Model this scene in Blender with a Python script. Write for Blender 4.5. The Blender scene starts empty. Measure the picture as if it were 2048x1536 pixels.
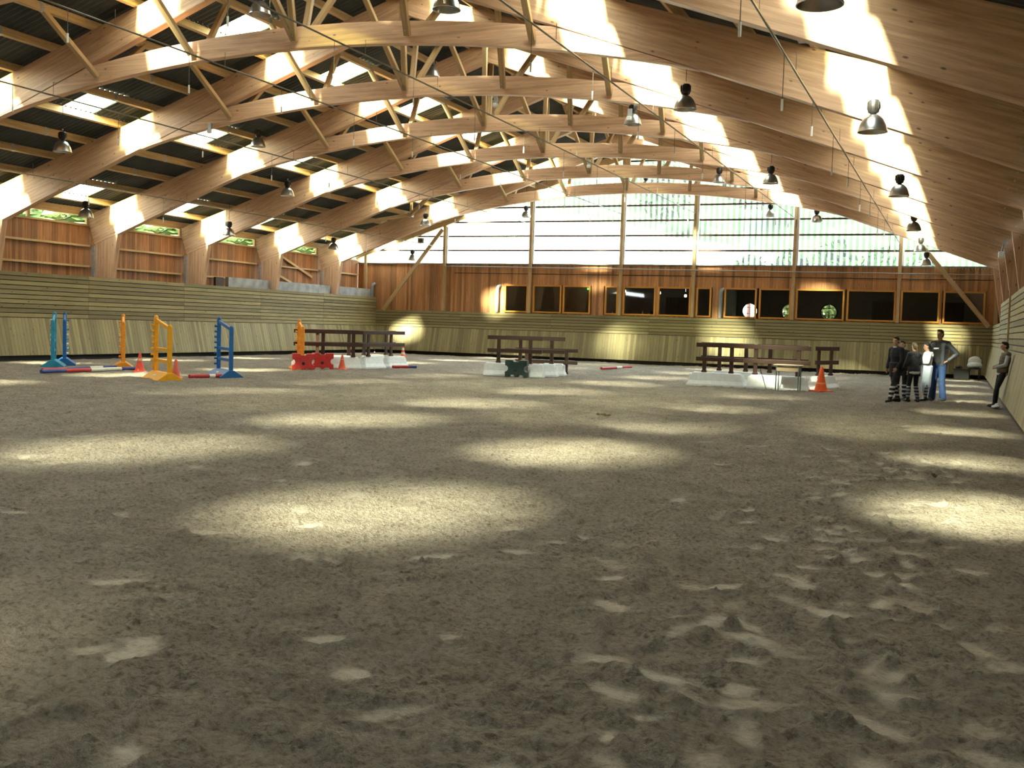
import bpy, bmesh, math, random
import numpy as np
from mathutils import Vector, Matrix, noise as mnoise
rnd = random.Random(7)
PI = math.pi
COL = bpy.context.scene.collection
SC = bpy.context.scene

# ------------------------------------------------------------------ materials
MATS = {}
def nt(name):
    m = bpy.data.materials.new(name); m.use_nodes = True
    n = m.node_tree; n.nodes.clear()
    MATS[name] = m
    return m, n
def N(n, typ, **kw):
    x = n.nodes.new(typ)
    for k, v in kw.items():
        if k in x.inputs: x.inputs[k].default_value = v
        else: setattr(x, k, v)
    return x
def ramp(n, stops, interp='LINEAR'):
    r = n.nodes.new('ShaderNodeValToRGB'); cr = r.color_ramp; cr.interpolation = interp
    while len(cr.elements) < len(stops): cr.elements.new(0.5)
    for e, (p, c) in zip(cr.elements, stops):
        e.position = p; e.color = (c[0], c[1], c[2], 1)
    return r
def finish(n, bsdf):
    o = n.nodes.new('ShaderNodeOutputMaterial'); n.links.new(bsdf.outputs[0], o.inputs[0])
def coords(n, scale, uv=True):
    tc = n.nodes.new('ShaderNodeTexCoord'); mp = n.nodes.new('ShaderNodeMapping')
    mp.inputs['Scale'].default_value = scale
    n.links.new(tc.outputs['UV' if uv else 'Object'], mp.inputs[0])
    return mp
def bump(n, src, strength, dist, bsdf):
    b = N(n, 'ShaderNodeBump', Strength=strength, Distance=dist)
    n.links.new(src, b.inputs['Height']); n.links.new(b.outputs[0], bsdf.inputs['Normal'])
def mul(n, a, b, fac=1.0):
    m = n.nodes.new('ShaderNodeMix'); m.data_type = 'RGBA'; m.blend_type = 'MULTIPLY'
    m.inputs[0].default_value = fac
    n.links.new(a, m.inputs[6]); n.links.new(b, m.inputs[7])
    return m.outputs[2]

def wood(name, dark, light, knot=(.12, .06, .03), knots=.5, rough=.6, island=.35, lam=0.0, grain=1.0, vg=16):
    """sawn timber: grain along U, per board tone, small dark knots"""
    m, n = nt(name)
    b = N(n, 'ShaderNodeBsdfPrincipled', Roughness=rough)
    mp = coords(n, (1.1 * grain, vg * grain, vg))
    geo = n.nodes.new('ShaderNodeNewGeometry')
    add = n.nodes.new('ShaderNodeVectorMath'); add.operation = 'ADD'
    sc = n.nodes.new('ShaderNodeVectorMath'); sc.operation = 'SCALE'; sc.inputs['Scale'].default_value = 37.0
    cmb = n.nodes.new('ShaderNodeCombineXYZ')
    for i in range(3): n.links.new(geo.outputs['Random Per Island'], cmb.inputs[i])
    n.links.new(cmb.outputs[0], sc.inputs[0]); n.links.new(mp.outputs[0], add.inputs[0]); n.links.new(sc.outputs[0], add.inputs[1])
    nz = N(n, 'ShaderNodeTexNoise', Scale=1.0, Detail=5.0, Roughness=.6, Distortion=.6)
    n.links.new(add.outputs[0], nz.inputs['Vector'])
    r = ramp(n, [(.30, dark), (.62, light)])
    n.links.new(nz.outputs[0], r.inputs[0])
    col = r.outputs[0]
    lo = 1 - island
    r2 = ramp(n, [(0, (lo, lo * .97, lo * .93)), (.5, (.9, .9, .9)), (1, (1.12, 1.1, 1.06))])
    n.links.new(geo.outputs['Random Per Island'], r2.inputs[0])
    col = mul(n, col, r2.outputs[0])
    if lam > 0:
        mp3 = coords(n, (.18, 1 / lam, 1))
        vor = N(n, 'ShaderNodeTexVoronoi', Scale=1.0); vor.voronoi_dimensions = '2D'; vor.distance = 'CHEBYCHEV'
        n.links.new(mp3.outputs[0], vor.inputs['Vector'])
        sepc = n.nodes.new('ShaderNodeSeparateColor'); n.links.new(vor.outputs['Color'], sepc.inputs[0])
        r4 = ramp(n, [(0, (.88, .85, .82)), (1, (1.06, 1.05, 1.04))])
        n.links.new(sepc.outputs[0], r4.inputs[0])
        col = mul(n, col, r4.outputs[0])
    if knots > 0:
        mp2 = coords(n, (2.2, 5.5, 5.5))
        add2 = n.nodes.new('ShaderNodeVectorMath'); add2.operation = 'ADD'
        n.links.new(mp2.outputs[0], add2.inputs[0]); n.links.new(sc.outputs[0], add2.inputs[1])
        vo = N(n, 'ShaderNodeTexVoronoi', Scale=1.0, Randomness=1.0)
        n.links.new(add2.outputs[0], vo.inputs['Vector'])
        r3 = ramp(n, [(.0, knot), (.055, knot), (.11, (1, 1, 1))])
        n.links.new(vo.outputs['Distance'], r3.inputs[0])
        col = mul(n, col, r3.outputs[0], knots)
    n.links.new(col, b.inputs['Base Color'])
    bump(n, nz.outputs[0], .15, .004, b)
    finish(n, b)
    return m
def plain(name, c, rough=.5, metal=0.0, var=.12, scale=9.0, bmp=0.0, spec=.5, trans=0.0):
    m, n = nt(name)
    b = N(n, 'ShaderNodeBsdfPrincipled', Roughness=rough, Metallic=metal)
    b.inputs['Specular IOR Level'].default_value = spec
    mp = coords(n, (1, 1, 1), uv=False)
    nz = N(n, 'ShaderNodeTexNoise', Scale=scale, Detail=4.0)
    n.links.new(mp.outputs[0], nz.inputs['Vector'])
    r = ramp(n, [(.3, [x * (1 - var) for x in c]), (.7, [min(1, x * (1 + var)) for x in c])])
    n.links.new(nz.outputs[0], r.inputs[0]); n.links.new(r.outputs[0], b.inputs['Base Color'])
    if bmp: bump(n, nz.outputs[0], bmp, .01, b)
    finish(n, b)
    return m
def stripes(name, c1, c2, freq, axis=2, off=0.0, rough=.6, duty=.5):
    m, n = nt(name)
    b = N(n, 'ShaderNodeBsdfPrincipled', Roughness=rough)
    tc = n.nodes.new('ShaderNodeTexCoord'); sp = n.nodes.new('ShaderNodeSeparateXYZ')
    n.links.new(tc.outputs['Object'], sp.inputs[0])
    ma = n.nodes.new('ShaderNodeMath'); ma.operation = 'MULTIPLY_ADD'; ma.inputs[1].default_value = freq; ma.inputs[2].default_value = off
    n.links.new(sp.outputs[axis], ma.inputs[0])
    fr = n.nodes.new('ShaderNodeMath'); fr.operation = 'FRACT'; n.links.new(ma.outputs[0], fr.inputs[0])
    r = ramp(n, [(0, c1), (duty, c2)], 'CONSTANT'); n.links.new(fr.outputs[0], r.inputs[0])
    n.links.new(r.outputs[0], b.inputs['Base Color']); finish(n, b)
    return m

GLULAM = wood('glulam', (.54, .328, .212), (.77, .51, .35), knots=.75, rough=.5, island=.12, lam=.042)
PALE = wood('pale_timber', (.47, .31, .15), (.66, .47, .26), knots=.4, rough=.6, island=.25)
LARCH = wood('larch_cladding', (.27, .108, .044), (.46, .215, .09), knots=.45, rough=.55, island=.5)
KICK = wood('treated_pine', (.262, .218, .110), (.330, .283, .150), knot=(.2, .13, .05), knots=.7, rough=.65, island=.35, vg=7)
ORANGEW = wood('varnished_frame', (.50, .22, .04), (.70, .34, .07), knots=0, rough=.35, island=.15)
BROWN = wood('brown_stained_timber', (.045, .020, .014), (.085, .038, .026), knots=0, rough=.5, island=.3)
DESKW = wood('desk_wood', (.55, .42, .25), (.72, .58, .38), knots=0, rough=.4, island=.1)
GALV = plain('galvanised_steel', (.50, .52, .55), .45, .6, .15, 12)
GREY = plain('grey_pipe', (.27, .29, .31), .45, .2, .08)
CONC = plain('concrete', (.36, .37, .38), .8, 0, .25, 3.0, .2)
DARKMETAL = plain('dark_housing', (.030, .027, .028), .45, .2)
RODM = plain('conduit_metal', (.16, .15, .13), .45, .6)
WHITEP = plain('white_plastic', (.86, .90, .94), .42, 0, .06)
WHITETIP = plain('white_socket', (.85, .85, .85), .4, 0, .03)
REDP = plain('red_plastic', (.62, .045, .045), .4, 0, .12)
GREENP = plain('dark_green_plastic', (.012, .045, .042), .45, 0, .2)
CONE1 = plain('cone_red', (.80, .085, .05), .5, 0, .15)
CONE2 = plain('cone_orange', (.95, .13, .025), .45, 0, .1)
YELLOW = plain('yellow_paint', (.95, .43, .015), .4, 0, .08)
ORANGEP = plain('orange_paint', (.92, .34, .02), .4, 0, .10)
BLUE = plain('blue_paint', (.012, .14, .44), .38, 0, .12)
LBLUE = plain('light_blue_paint', (.03, .30, .52), .38, 0, .25, 4.0)
WHITEPAINT = plain('white_paint', (.78, .78, .74), .5, 0, .08)
POLERED = plain('pole_red', (.48, .030, .040), .45, 0, .2)
POLEBLUE = plain('pole_blue', (.035, .055, .25), .45, 0, .2)
DECK = plain('steel_green', (.22, .29, .27), .4, .5)
BLACKP = plain('black_plastic', (.015, .016, .018), .5)
def metal_reflector():
    m, n = nt('spun_aluminium')
    b = N(n, 'ShaderNodeBsdfPrincipled', Roughness=.30, Metallic=.95)
    b.inputs['Base Color'].default_value = (.66, .67, .69, 1)
    finish(n, b); return m
ALU = metal_reflector()
PALEGREY = plain('lamp_inside', (.62, .66, .58), .5)

def sand():
    m, n = nt('arena_sand')
    b = N(n, 'ShaderNodeBsdfPrincipled', Roughness=.95); b.inputs['Specular IOR Level'].default_value = .15
    mp = coords(n, (1, 1, 1), uv=False)
    n1 = N(n, 'ShaderNodeTexNoise', Scale=26.0, Detail=7.0, Roughness=.68)
    n2 = N(n, 'ShaderNodeTexNoise', Scale=2.3, Detail=3.0)
    n3 = N(n, 'ShaderNodeTexNoise', Scale=.35, Detail=2.0)
    n4 = N(n, 'ShaderNodeTexNoise', Scale=95.0, Detail=3.0, Roughness=.6)
    for x in (n1, n2, n3, n4): n.links.new(mp.outputs[0], x.inputs['Vector'])
    r1 = ramp(n, [(.30, (.21, .168, .136)), (.46, (.43, .382, .332)), (.72, (.56, .515, .465))])
    n.links.new(n1.outputs[0], r1.inputs[0])
    r2 = ramp(n, [(.35, (.86, .84, .82)), (.65, (1.08, 1.07, 1.06))]); n.links.new(n2.outputs[0], r2.inputs[0])
    r3 = ramp(n, [(.3, (.92, .90, .88)), (.7, (1.06, 1.06, 1.06))]); n.links.new(n3.outputs[0], r3.inputs[0])
    c = mul(n, mul(n, r1.outputs[0], r2.outputs[0]), r3.outputs[0])
    # darker crumbs kicked up between them
    n5 = N(n, 'ShaderNodeTexNoise', Scale=24.0, Detail=5.0, Roughness=.66); n6 = N(n, 'ShaderNodeTexNoise', Scale=1.7, Detail=2.0)
    for x in (n5, n6): n.links.new(mp.outputs[0], x.inputs['Vector'])
    rc = ramp(n, [(.50, (0, 0, 0)), (.66, (1, 1, 1))]); n.links.new(n5.outputs[0], rc.inputs[0])
    rm = ramp(n, [(.38, (.5, .5, .5)), (.60, (1, 1, 1))]); n.links.new(n6.outputs[0], rm.inputs[0])
    ac = n.nodes.new('ShaderNodeMath'); ac.operation = 'MULTIPLY'; n.links.new(rc.outputs[0], ac.inputs[0]); n.links.new(rm.outputs[0], ac.inputs[1])
    mc = n.nodes.new('ShaderNodeMix'); mc.data_type = 'RGBA'; n.links.new(ac.outputs[0], mc.inputs[0]); n.links.new(c, mc.inputs[6])
    dk = n.nodes.new('ShaderNodeMix'); dk.data_type = 'RGBA'; dk.blend_type = 'MULTIPLY'; dk.inputs[0].default_value = 1; n.links.new(c, dk.inputs[6]); dk.inputs[7].default_value = (.60, .55, .50, 1)
    n.links.new(dk.outputs[2], mc.inputs[7]); c = mc.outputs[2]
    # pressed, paler hoof pads (mask painted by where the pads were stamped into the mesh)
    at = n.nodes.new('ShaderNodeAttribute'); at.attribute_name = 'pad'
    mx = n.nodes.new('ShaderNodeMix'); mx.data_type = 'RGBA'
    n.links.new(at.outputs['Fac'], mx.inputs[0]); n.links.new(c, mx.inputs[6]); mx.inputs[7].default_value = (.50, .46, .405, 1)
    n.links.new(mx.outputs[2], b.inputs['Base Color'])
    ad = n.nodes.new('ShaderNodeMath'); ad.operation = 'MULTIPLY_ADD'; ad.inputs[1].default_value = .35
    n.links.new(n4.outputs[0], ad.inputs[0]); n.links.new(n1.outputs[0], ad.inputs[2])
    inv = n.nodes.new('ShaderNodeMath'); inv.operation = 'MULTIPLY_ADD'; inv.inputs[1].default_value = -.8; inv.inputs[2].default_value = 1.0
    n.links.new(at.outputs['Fac'], inv.inputs[0])
    a5 = n.nodes.new('ShaderNodeMath'); a5.operation = 'MULTIPLY_ADD'; a5.inputs[1].default_value = 1.1; n.links.new(n5.outputs[0], a5.inputs[0]); n.links.new(ad.outputs[0], a5.inputs[2]); ad = a5
    bp = N(n, 'ShaderNodeBump', Distance=.075)
    n.links.new(inv.outputs[0], bp.inputs['Strength']); n.links.new(ad.outputs[0], bp.inputs['Height'])
    n.links.new(bp.outputs[0], b.inputs['Normal'])
    finish(n, b); return m
SAND = sand()
def roofmat():
    m, n = nt('fibre_cement_sheet')
    b = N(n, 'ShaderNodeBsdfPrincipled', Roughness=.85)
    mp = coords(n, (1, 1, 1), uv=False)
    nz = N(n, 'ShaderNodeTexNoise', Scale=.8, Detail=5.0); n.links.new(mp.outputs[0], nz.inputs['Vector'])
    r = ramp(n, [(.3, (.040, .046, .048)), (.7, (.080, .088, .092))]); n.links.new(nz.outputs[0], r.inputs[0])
    n.links.new(r.outputs[0], b.inputs['Base Color']); finish(n, b); return m
ROOF = roofmat()
SKYLIGHT_GLOW = 8.0
def skymat():
    # translucent corrugated roof panel, its daylight glow added as emission
    m, n = nt('translucent_panel')
    t = N(n, 'ShaderNodeBsdfTransparent'); t.inputs[0].default_value = (.98, 1.0, .72, 1)
    e = N(n, 'ShaderNodeEmission', Strength=SKYLIGHT_GLOW); e.inputs[0].default_value = (1.0, .97, .90, 1)
    mx = n.nodes.new('ShaderNodeAddShader')
    n.links.new(t.outputs[0], mx.inputs[0]); n.links.new(e.outputs[0], mx.inputs[1]); finish(n, mx); return m
SKYL = skymat()
def glazing(name, milky):
    m, n = nt(name)
    t = N(n, 'ShaderNodeBsdfTransparent'); t.inputs[0].default_value = (.90, .96, .93, 1)
    tr = N(n, 'ShaderNodeBsdfTranslucent'); tr.inputs[0].default_value = (.85, .95, .95, 1)
    gl = N(n, 'ShaderNodeBsdfGlossy', Roughness=.15)
    m1 = n.nodes.new('ShaderNodeMixShader'); m1.inputs[0].default_value = milky
    m2 = n.nodes.new('ShaderNodeMixShader'); m2.inputs[0].default_value = .04
    n.links.new(t.outputs[0], m1.inputs[1]); n.links.new(tr.outputs[0], m1.inputs[2])
    n.links.new(m1.outputs[0], m2.inputs[1]); n.links.new(gl.outputs[0], m2.inputs[2]); finish(n, m2); return m
GLAZ = glazing('clear_corrugated_glazing', .05); RIBS = glazing('glazing_ribs', .24)
def pane(name, tint, gloss):
    m, n = nt(name)
    t = N(n, 'ShaderNodeBsdfTransparent'); t.inputs[0].default_value = (*tint, 1)
    gl = N(n, 'ShaderNodeBsdfGlossy', Roughness=.02)
    mx = n.nodes.new('ShaderNodeMixShader'); mx.inputs[0].default_value = gloss
    n.links.new(t.outputs[0], mx.inputs[1]); n.links.new(gl.outputs[0], mx.inputs[2]); finish(n, mx); return m
PANE = pane('window_glass', (.80, .80, .76), .07)
CLEAR = pane('clear_pane', (.95, .97, .92), .03)
def hillmat():
    m, n = nt('grassy_bank')
    b = N(n, 'ShaderNodeBsdfDiffuse')
    mp = coords(n, (1, 1, 1), uv=False)
    n1 = N(n, 'ShaderNodeTexNoise', Scale=.55, Detail=8.0, Roughness=.7); n.links.new(mp.outputs[0], n1.inputs['Vector'])
    r = ramp(n, [(.32, (.008, .016, .007)), (.47, (.014, .024, .011)), (.60, (.022, .033, .016)), (.75, (.034, .042, .026))])
    n.links.new(n1.outputs[0], r.inputs[0])
    # the lower slope is a bleached hay field, the upper one rough grass and scrub
    tc = n.nodes.new('ShaderNodeTexCoord'); sp = n.nodes.new('ShaderNodeSeparateXYZ'); n.links.new(tc.outputs['Object'], sp.inputs[0])
    ma = n.nodes.new('ShaderNodeMath'); ma.operation = 'MULTIPLY_ADD'; ma.inputs[1].default_value = .22; n.links.new(sp.outputs[0], ma.inputs[0]); n.links.new(sp.outputs[2], ma.inputs[2])
    m3 = n.nodes.new('ShaderNodeMath'); m3.operation = 'MULTIPLY_ADD'; m3.inputs[1].default_value = 1.6; n.links.new(n1.outputs[0], m3.inputs[0]); n.links.new(ma.outputs[0], m3.inputs[2])
    mr = n.nodes.new('ShaderNodeMapRange'); mr.inputs[1].default_value = 3.2; mr.inputs[2].default_value = 5.2; n.links.new(m3.outputs[0], mr.inputs[0])
    mx = n.nodes.new('ShaderNodeMix'); mx.data_type = 'RGBA'; mx.inputs[6].default_value = (.28, .275, .21, 1)
    n.links.new(mr.outputs[0], mx.inputs[0]); n.links.new(r.outputs[0], mx.inputs[7])
    n.links.new(mx.outputs[2], b.inputs['Color']); finish(n, b); return m
HILL = hillmat()
def leafmat(name, a, c):
    m, n = nt(name)
    b = N(n, 'ShaderNodeBsdfDiffuse')
    geo = n.nodes.new('ShaderNodeNewGeometry')
    r = ramp(n, [(0, a), (1, c)]); n.links.new(geo.outputs['Random Per Island'], r.inputs[0])
    n.links.new(r.outputs[0], b.inputs['Color']); finish(n, b); return m
HEDGE = leafmat('hedge_leaves', (.05, .10, .02), (.34, .40, .18))  # paler copy of the leaves; brightness of lit foliage put into the colour
LEAF = leafmat('leaves', (.006, .014, .005), (.020, .034, .012))
def emis(name, c, s):
    m, n = nt(name); e = N(n, 'ShaderNodeEmission', Strength=s); e.inputs[0].default_value = (*c, 1); finish(n, e); return m
EXITG = emis('exit_light_green', (.15, 1, .25), 3.0)
ROOMLAMP = emis('room_lamp', (1, .95, .85), 6.0)
ROOMW = plain('room_wall', (.30, .275, .235), .85, 0, .1, 2.0)
DOORW = wood('room_door_wood', (.10, .055, .025), (.16, .09, .045), knots=0, island=.1)
# clothing
SKIN = plain('skin', (.50, .28, .20), .55, 0, .06)
HAIRB = plain('dark_brown_hair', (.035, .022, .014), .5, 0, .4, 30)
HAIRL = plain('light_brown_hair', (.085, .056, .032), .5, 0, .35, 30)
HAIRK = plain('black_hair', (.010, .008, .008), .45, 0, .3, 30)
NAVY = plain('navy_cloth', (.012, .013, .022), .8, 0, .3, 14, .2)
BLACKC = plain('black_cloth', (.010, .010, .012), .8, 0, .3, 14, .2)
GREYC = plain('charcoal_hoodie', (.036, .040, .050), .85, 0, .25, 14, .2)
WHITEC = plain('white_cloth', (.72, .76, .82), .85, 0, .08, 8, .2)
PALEBLUE = plain('pale_blue_cloth', (.50, .58, .76), .85, 0, .10, 8, .2)
LEATHER = plain('blue_grey_jacket', (.045, .050, .068), .45, 0, .25, 10, .3)
JEANS = plain('blue_denim', (.016, .045, .145), .8, 0, .25, 20, .2)
KHAKI = plain('khaki_vest', (.15, .12, .085), .75, 0, .15, 12, .25)
PALESLEEVE = plain('pale_grey_sleeve', (.42, .46, .52), .8, 0, .1, 10, .2)
BOOT = plain('black_boot', (.012, .011, .011), .5)
SHOE = plain('grey_shoe', (.06, .06, .065), .6)
GAITER = stripes('striped_gaiter', (.010, .010, .012), (.55, .57, .62), 9.5, 2, .15, .8, .55)
DOTSOCK = stripes('patterned_sock', (.06, .065, .085), (.50, .52, .60), 13, 2, 0, .8, .7)
CONEW = plain('reflective_white_band', (.80, .78, .74), .4)

# ------------------------------------------------------------------ mesh builder
class MB:
    def __init__(s): s.v = []; s.f = []; s.uv = []; s.mi = []
    def add(s, vs, fs, uvs=None, mi=0):
        o = len(s.v); s.v += [tuple(p) for p in vs]
        for k, f in enumerate(fs):
            s.f.append([i + o for i in f]); s.mi.append(mi)
            s.uv.append(uvs[k] if uvs else [(0, 0)] * len(f))
        return s
    def beam(s, p0, p1, w, h, up=(0, 0, 1), mi=0):
        """rectangular bar: w across, h along 'up', U runs along its length in metres"""
        p0 = Vector(p0); p1 = Vector(p1); d = p1 - p0; L = d.length; d.normalize()
        up = Vector(up); side = d.cross(up)
        if side.length < 1e-4: side = d.cross(Vector((1, 0, 0)))
        side.normalize(); up = side.cross(d).normalized()
        a = side * (w / 2); b = up * (h / 2)
        vs = [p0 - a - b, p0 + a - b, p0 + a + b, p0 - a + b, p1 - a - b, p1 + a - b, p1 + a + b, p1 - a + b]
        o = rnd.random() * 20
        def q(x, v0, v1): return x, [(o, v0), (o, v1), (o + L, v1), (o + L, v0)]
        fs = []; us = []
        for (i, j, v0, v1) in ((0, 1, 0, w), (1, 2, w, w + h), (2, 3, w + h, 2 * w + h), (3, 0, 2 * w + h, 2 * w + 2 * h)):
            fs.append([i, j, j + 4, i + 4]); us.append([(o, v0), (o, v1), (o + L, v1), (o + L, v0)])
        fs.append([3, 2, 1, 0]); us.append([(o, h), (o + .02, h), (o + .02, 0), (o, 0)])
        fs.append([4, 5, 6, 7]); us.append([(o, 0), (o + .02, 0), (o + .02, h), (o, h)])
        return s.add(vs, fs, us, mi)
    def box(s, c, sz, rotz=0.0, mi=0):
        c = Vector(c); ca, sa = math.cos(rotz), math.sin(rotz)
        if sz[2] >= max(sz[0], sz[1]):
            return s.beam(c - Vector((0, 0, sz[2] / 2)), c + Vector((0, 0, sz[2] / 2)), sz[1], sz[0], (ca, sa, 0), mi)
        if sz[0] >= sz[1]:
            h = Vector((ca, sa, 0)) * sz[0] / 2; return s.beam(c - h, c + h, sz[1], sz[2], (0, 0, 1), mi)
        h = Vector((-sa, ca, 0)) * sz[1] / 2; return s.beam(c - h, c + h, sz[0], sz[2], (0, 0, 1), mi)
    def prism(s, poly, a, b, f, ang=0.0, mi=0):
        """extrude 2D poly between depth a and b; f(x, y, d) -> 3D. UV = poly coords rotated by ang"""
        n = len(poly); ca, sa = math.cos(ang), math.sin(ang)
        vs = [f(x, y, a) for x, y in poly] + [f(x, y, b) for x, y in poly]
        uv = [(x * ca + y * sa, -x * sa + y * ca) for x, y in poly]
        fs = [list(range(n))[::-1], [i + n for i in range(n)]]; us = [uv[::-1], uv]
        t = 0
        for i in range(n):
            j = (i + 1) % n; L = math.dist(poly[i], poly[j])
            fs.append([i, j, j + n, i + n]); us.append([(t, 0), (t + L, 0), (t + L, abs(b - a)), (t, abs(b - a))]); t += L
        return s.add(vs, fs, us, mi)
    def tube(s, pts, r, seg=8, mi=0, cap=True):
        pts = [Vector(p) for p in pts]; n = len(pts)
        rs = r if isinstance(r, (list, tuple)) else [r] * n
        o = len(s.v); vs = []; fs = []; us = []
        t0 = (pts[1] - pts[0]).normalized(); ref = Vector((0, 0, 1)) if abs(t0.z) < .9 else Vector((1, 0, 0))
        L = 0
        for i in range(n):
            t = (pts[min(i + 1, n - 1)] - pts[max(i - 1, 0)]).normalized()
            a = t.cross(ref).normalized(); b = t.cross(a)
            for k in range(seg):
                g = 2 * PI * k / seg; vs.append(pts[i] + (a * math.cos(g) + b * math.sin(g)) * rs[i])
        for i in range(n - 1):
            dl = (pts[i + 1] - pts[i]).length
            for k in range(seg):
                k2 = (k + 1) % seg
                fs.append([i * seg + k, i * seg + k2, (i + 1) * seg + k2, (i + 1) * seg + k])
                us.append([(L, k / seg), (L, (k + 1) / seg), (L + dl, (k + 1) / seg), (L + dl, k / seg)])
            L += dl
        if cap:
            fs.append(list(range(seg))); us.append([(0, 0)] * seg)
            fs.append([(n - 1) * seg + k for k in range(seg)][::-1]); us.append([(0, 0)] * seg)
        return s.add(vs, fs, us, mi)
    def lathe(s, prof, seg=24, c=(0, 0, 0), mi=0):
        vs = []; fs = []; n = len(prof)
        for r, z in prof:
            for k in range(seg):
                g = 2 * PI * k / seg; vs.append((c[0] + r * math.cos(g), c[1] + r * math.sin(g), c[2] + z))
        for i in range(n - 1):
            for k in range(seg):
                k2 = (k + 1) % seg; fs.append([i * seg + k, i * seg + k2, (i + 1) * seg + k2, (i + 1) * seg + k])
        return s.add(vs, fs, None, mi)
    def build(s, name, mats, parent=None, smooth=False, bevel=0.0):
        me = bpy.data.meshes.new(name); me.from_pydata(s.v, [], s.f)
        ul = me.uv_layers.new(name='UVMap')
        flat = [c for u in s.uv for p in u for c in p]
        ul.data.foreach_set('uv', flat)
        if not isinstance(mats, (list, tuple)): mats = [mats]
        for m in mats: me.materials.append(m)
        me.polygons.foreach_set('material_index', s.mi)
        if smooth: me.polygons.foreach_set('use_smooth', [True] * len(me.polygons))
        me.update()
        o = bpy.data.objects.new(name, me); COL.objects.link(o)
        if parent: o.parent = parent
        if smooth:
            md = o.modifiers.new('split', 'EDGE_SPLIT'); md.split_angle = math.radians(38)
        if bevel:
            md = o.modifiers.new('bevel', 'BEVEL'); md.width = bevel; md.segments = 2; md.limit_method = 'ANGLE'
        return o
def tag(o, label=None, cat=None, group=None, kind=None):
    if label: o['label'] = label
    if cat: o['category'] = cat
    if group: o['group'] = group
    if kind: o['kind'] = kind
    return o
def thing(name, label, cat, loc=(0, 0, 0), rz=0.0, group=None):
    o = bpy.data.objects.new(name, None); COL.objects.link(o); o.empty_display_size = .1
    o.location = loc; o.rotation_euler = (0, 0, rz)
    return tag(o, label, cat, group)
def copy_tree(o, parent=None):
    c = o.copy(); COL.objects.link(c)
    if parent: c.parent = parent
    for ch in [x for x in o.children]: copy_tree(ch, c)
    return c
ORD = ['', 'first', 'second', 'third', 'fourth', 'fifth', 'sixth', 'seventh', 'eighth', 'ninth', 'tenth', 'eleventh', 'twelfth', 'thirteenth', 'fourteenth']

# ------------------------------------------------------------------ soft shapes: people and cloth
DG = None
_b = bmesh.new(); bmesh.ops.create_icosphere(_b, subdivisions=2, radius=1.0)
ICO_V = np.array([tuple(v.co) for v in _b.verts]); ICO_F = np.array([[v.index for v in f.verts] for f in _b.faces]); _b.free()
def blobs(name, sph, mat, parent, voxel=.014, smooth=5):
    """one continuous skin around a cloud of ellipsoids"""
    nv = len(ICO_V); C = np.array([tuple(c) for c, r in sph]); Rr = np.array([(r, r, r) if not isinstance(r, (tuple, list)) else tuple(r) for c, r in sph])
    vs = (C[:, None, :] + ICO_V[None] * Rr[:, None, :]).reshape(-1, 3); fs = (ICO_F[None] + (np.arange(len(sph)) * nv)[:, None, None]).reshape(-1, 3)
    me = bpy.data.meshes.new(name); me.vertices.add(len(vs)); me.vertices.foreach_set('co', vs.ravel())
    me.loops.add(fs.size); me.loops.foreach_set('vertex_index', fs.ravel().astype(np.int32))
    me.polygons.add(len(fs)); me.polygons.foreach_set('loop_start', np.arange(0, fs.size, 3, dtype=np.int32)); me.update(calc_edges=True)
    tmp = bpy.data.objects.new('tmp_' + name, me); COL.objects.link(tmp)
    md = tmp.modifiers.new('r', 'REMESH'); md.mode = 'VOXEL'; md.voxel_size = voxel
    md = tmp.modifiers.new('s', 'SMOOTH'); md.iterations = smooth; md.factor = .5
    dg = bpy.context.evaluated_depsgraph_get(); dg.update()
    out = bpy.data.meshes.new_from_object(tmp.evaluated_get(dg)); out.name = name
    bpy.data.objects.remove(tmp); bpy.data.meshes.remove(me)
    out.materials.clear(); out.materials.append(mat)
    out.polygons.foreach_set('use_smooth', [True] * len(out.polygons))
    for p_ in out.polygons: p_.material_index = 0
    o = bpy.data.objects.new(name, out); COL.objects.link(o)
    if parent: o.parent = parent
    return o
def chain(p0, r0, p1, r1, flat=None):
    p0 = Vector(p0); p1 = Vector(p1); L = (p1 - p0).length; n = max(2, int(L / (.40 * min(r0, r1))) + 1); S = []
    for i in range(n + 1):
        t = i / n; r = r0 + (r1 - r0) * t
        S.append((p0.lerp(p1, t), (r, r, r) if flat is None else (r * flat[0], r * flat[1], r)))
    return S
def hand(w, d, side, curl=.5, s=1.0, palmdir=None):
    """palm and five separate fingers from wrist w along d; palmdir = direction the palm faces"""
    d = Vector(d).normalized(); pd = Vector(palmdir or (side * -1, 0, 0)); pd = (pd - d * pd.dot(d)).normalized(); ac = d.cross(pd) * 1.0
    S = []; w = Vector(w)
    for k in range(4):
        S += chain(w + ac * (-.027 + .018 * k) * s * .8, .016 * s, w + (d * .085 + ac * (-.030 + .020 * k)) * s, .014 * s)
    for k, L in enumerate((.066, .078, .074, .058)):
        b = w + (d * .085 + ac * (-.030 + .020 * k)) * s
        d2 = (d * math.cos(curl * .7) + pd * math.sin(curl * .7)).normalized(); d3 = (d * math.cos(curl * 1.6) + pd * math.sin(curl * 1.6)).normalized()
        m_ = b + d2 * L * .5 * s; S += chain(b, .0095 * s, m_, .009 * s) + chain(m_, .009 * s, m_ + d3 * L * .5 * s, .0078 * s)
    b = w + (d * .03 - ac * .028) * s; m_ = b + (d * .6 - ac * .7 + pd * .35).normalized() * .040 * s
    S += chain(b, .013 * s, m_, .011 * s) + chain(m_, .011 * s, m_ + (d * .9 + pd * .4).normalized() * .032 * s, .0095 * s)
    return S
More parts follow.
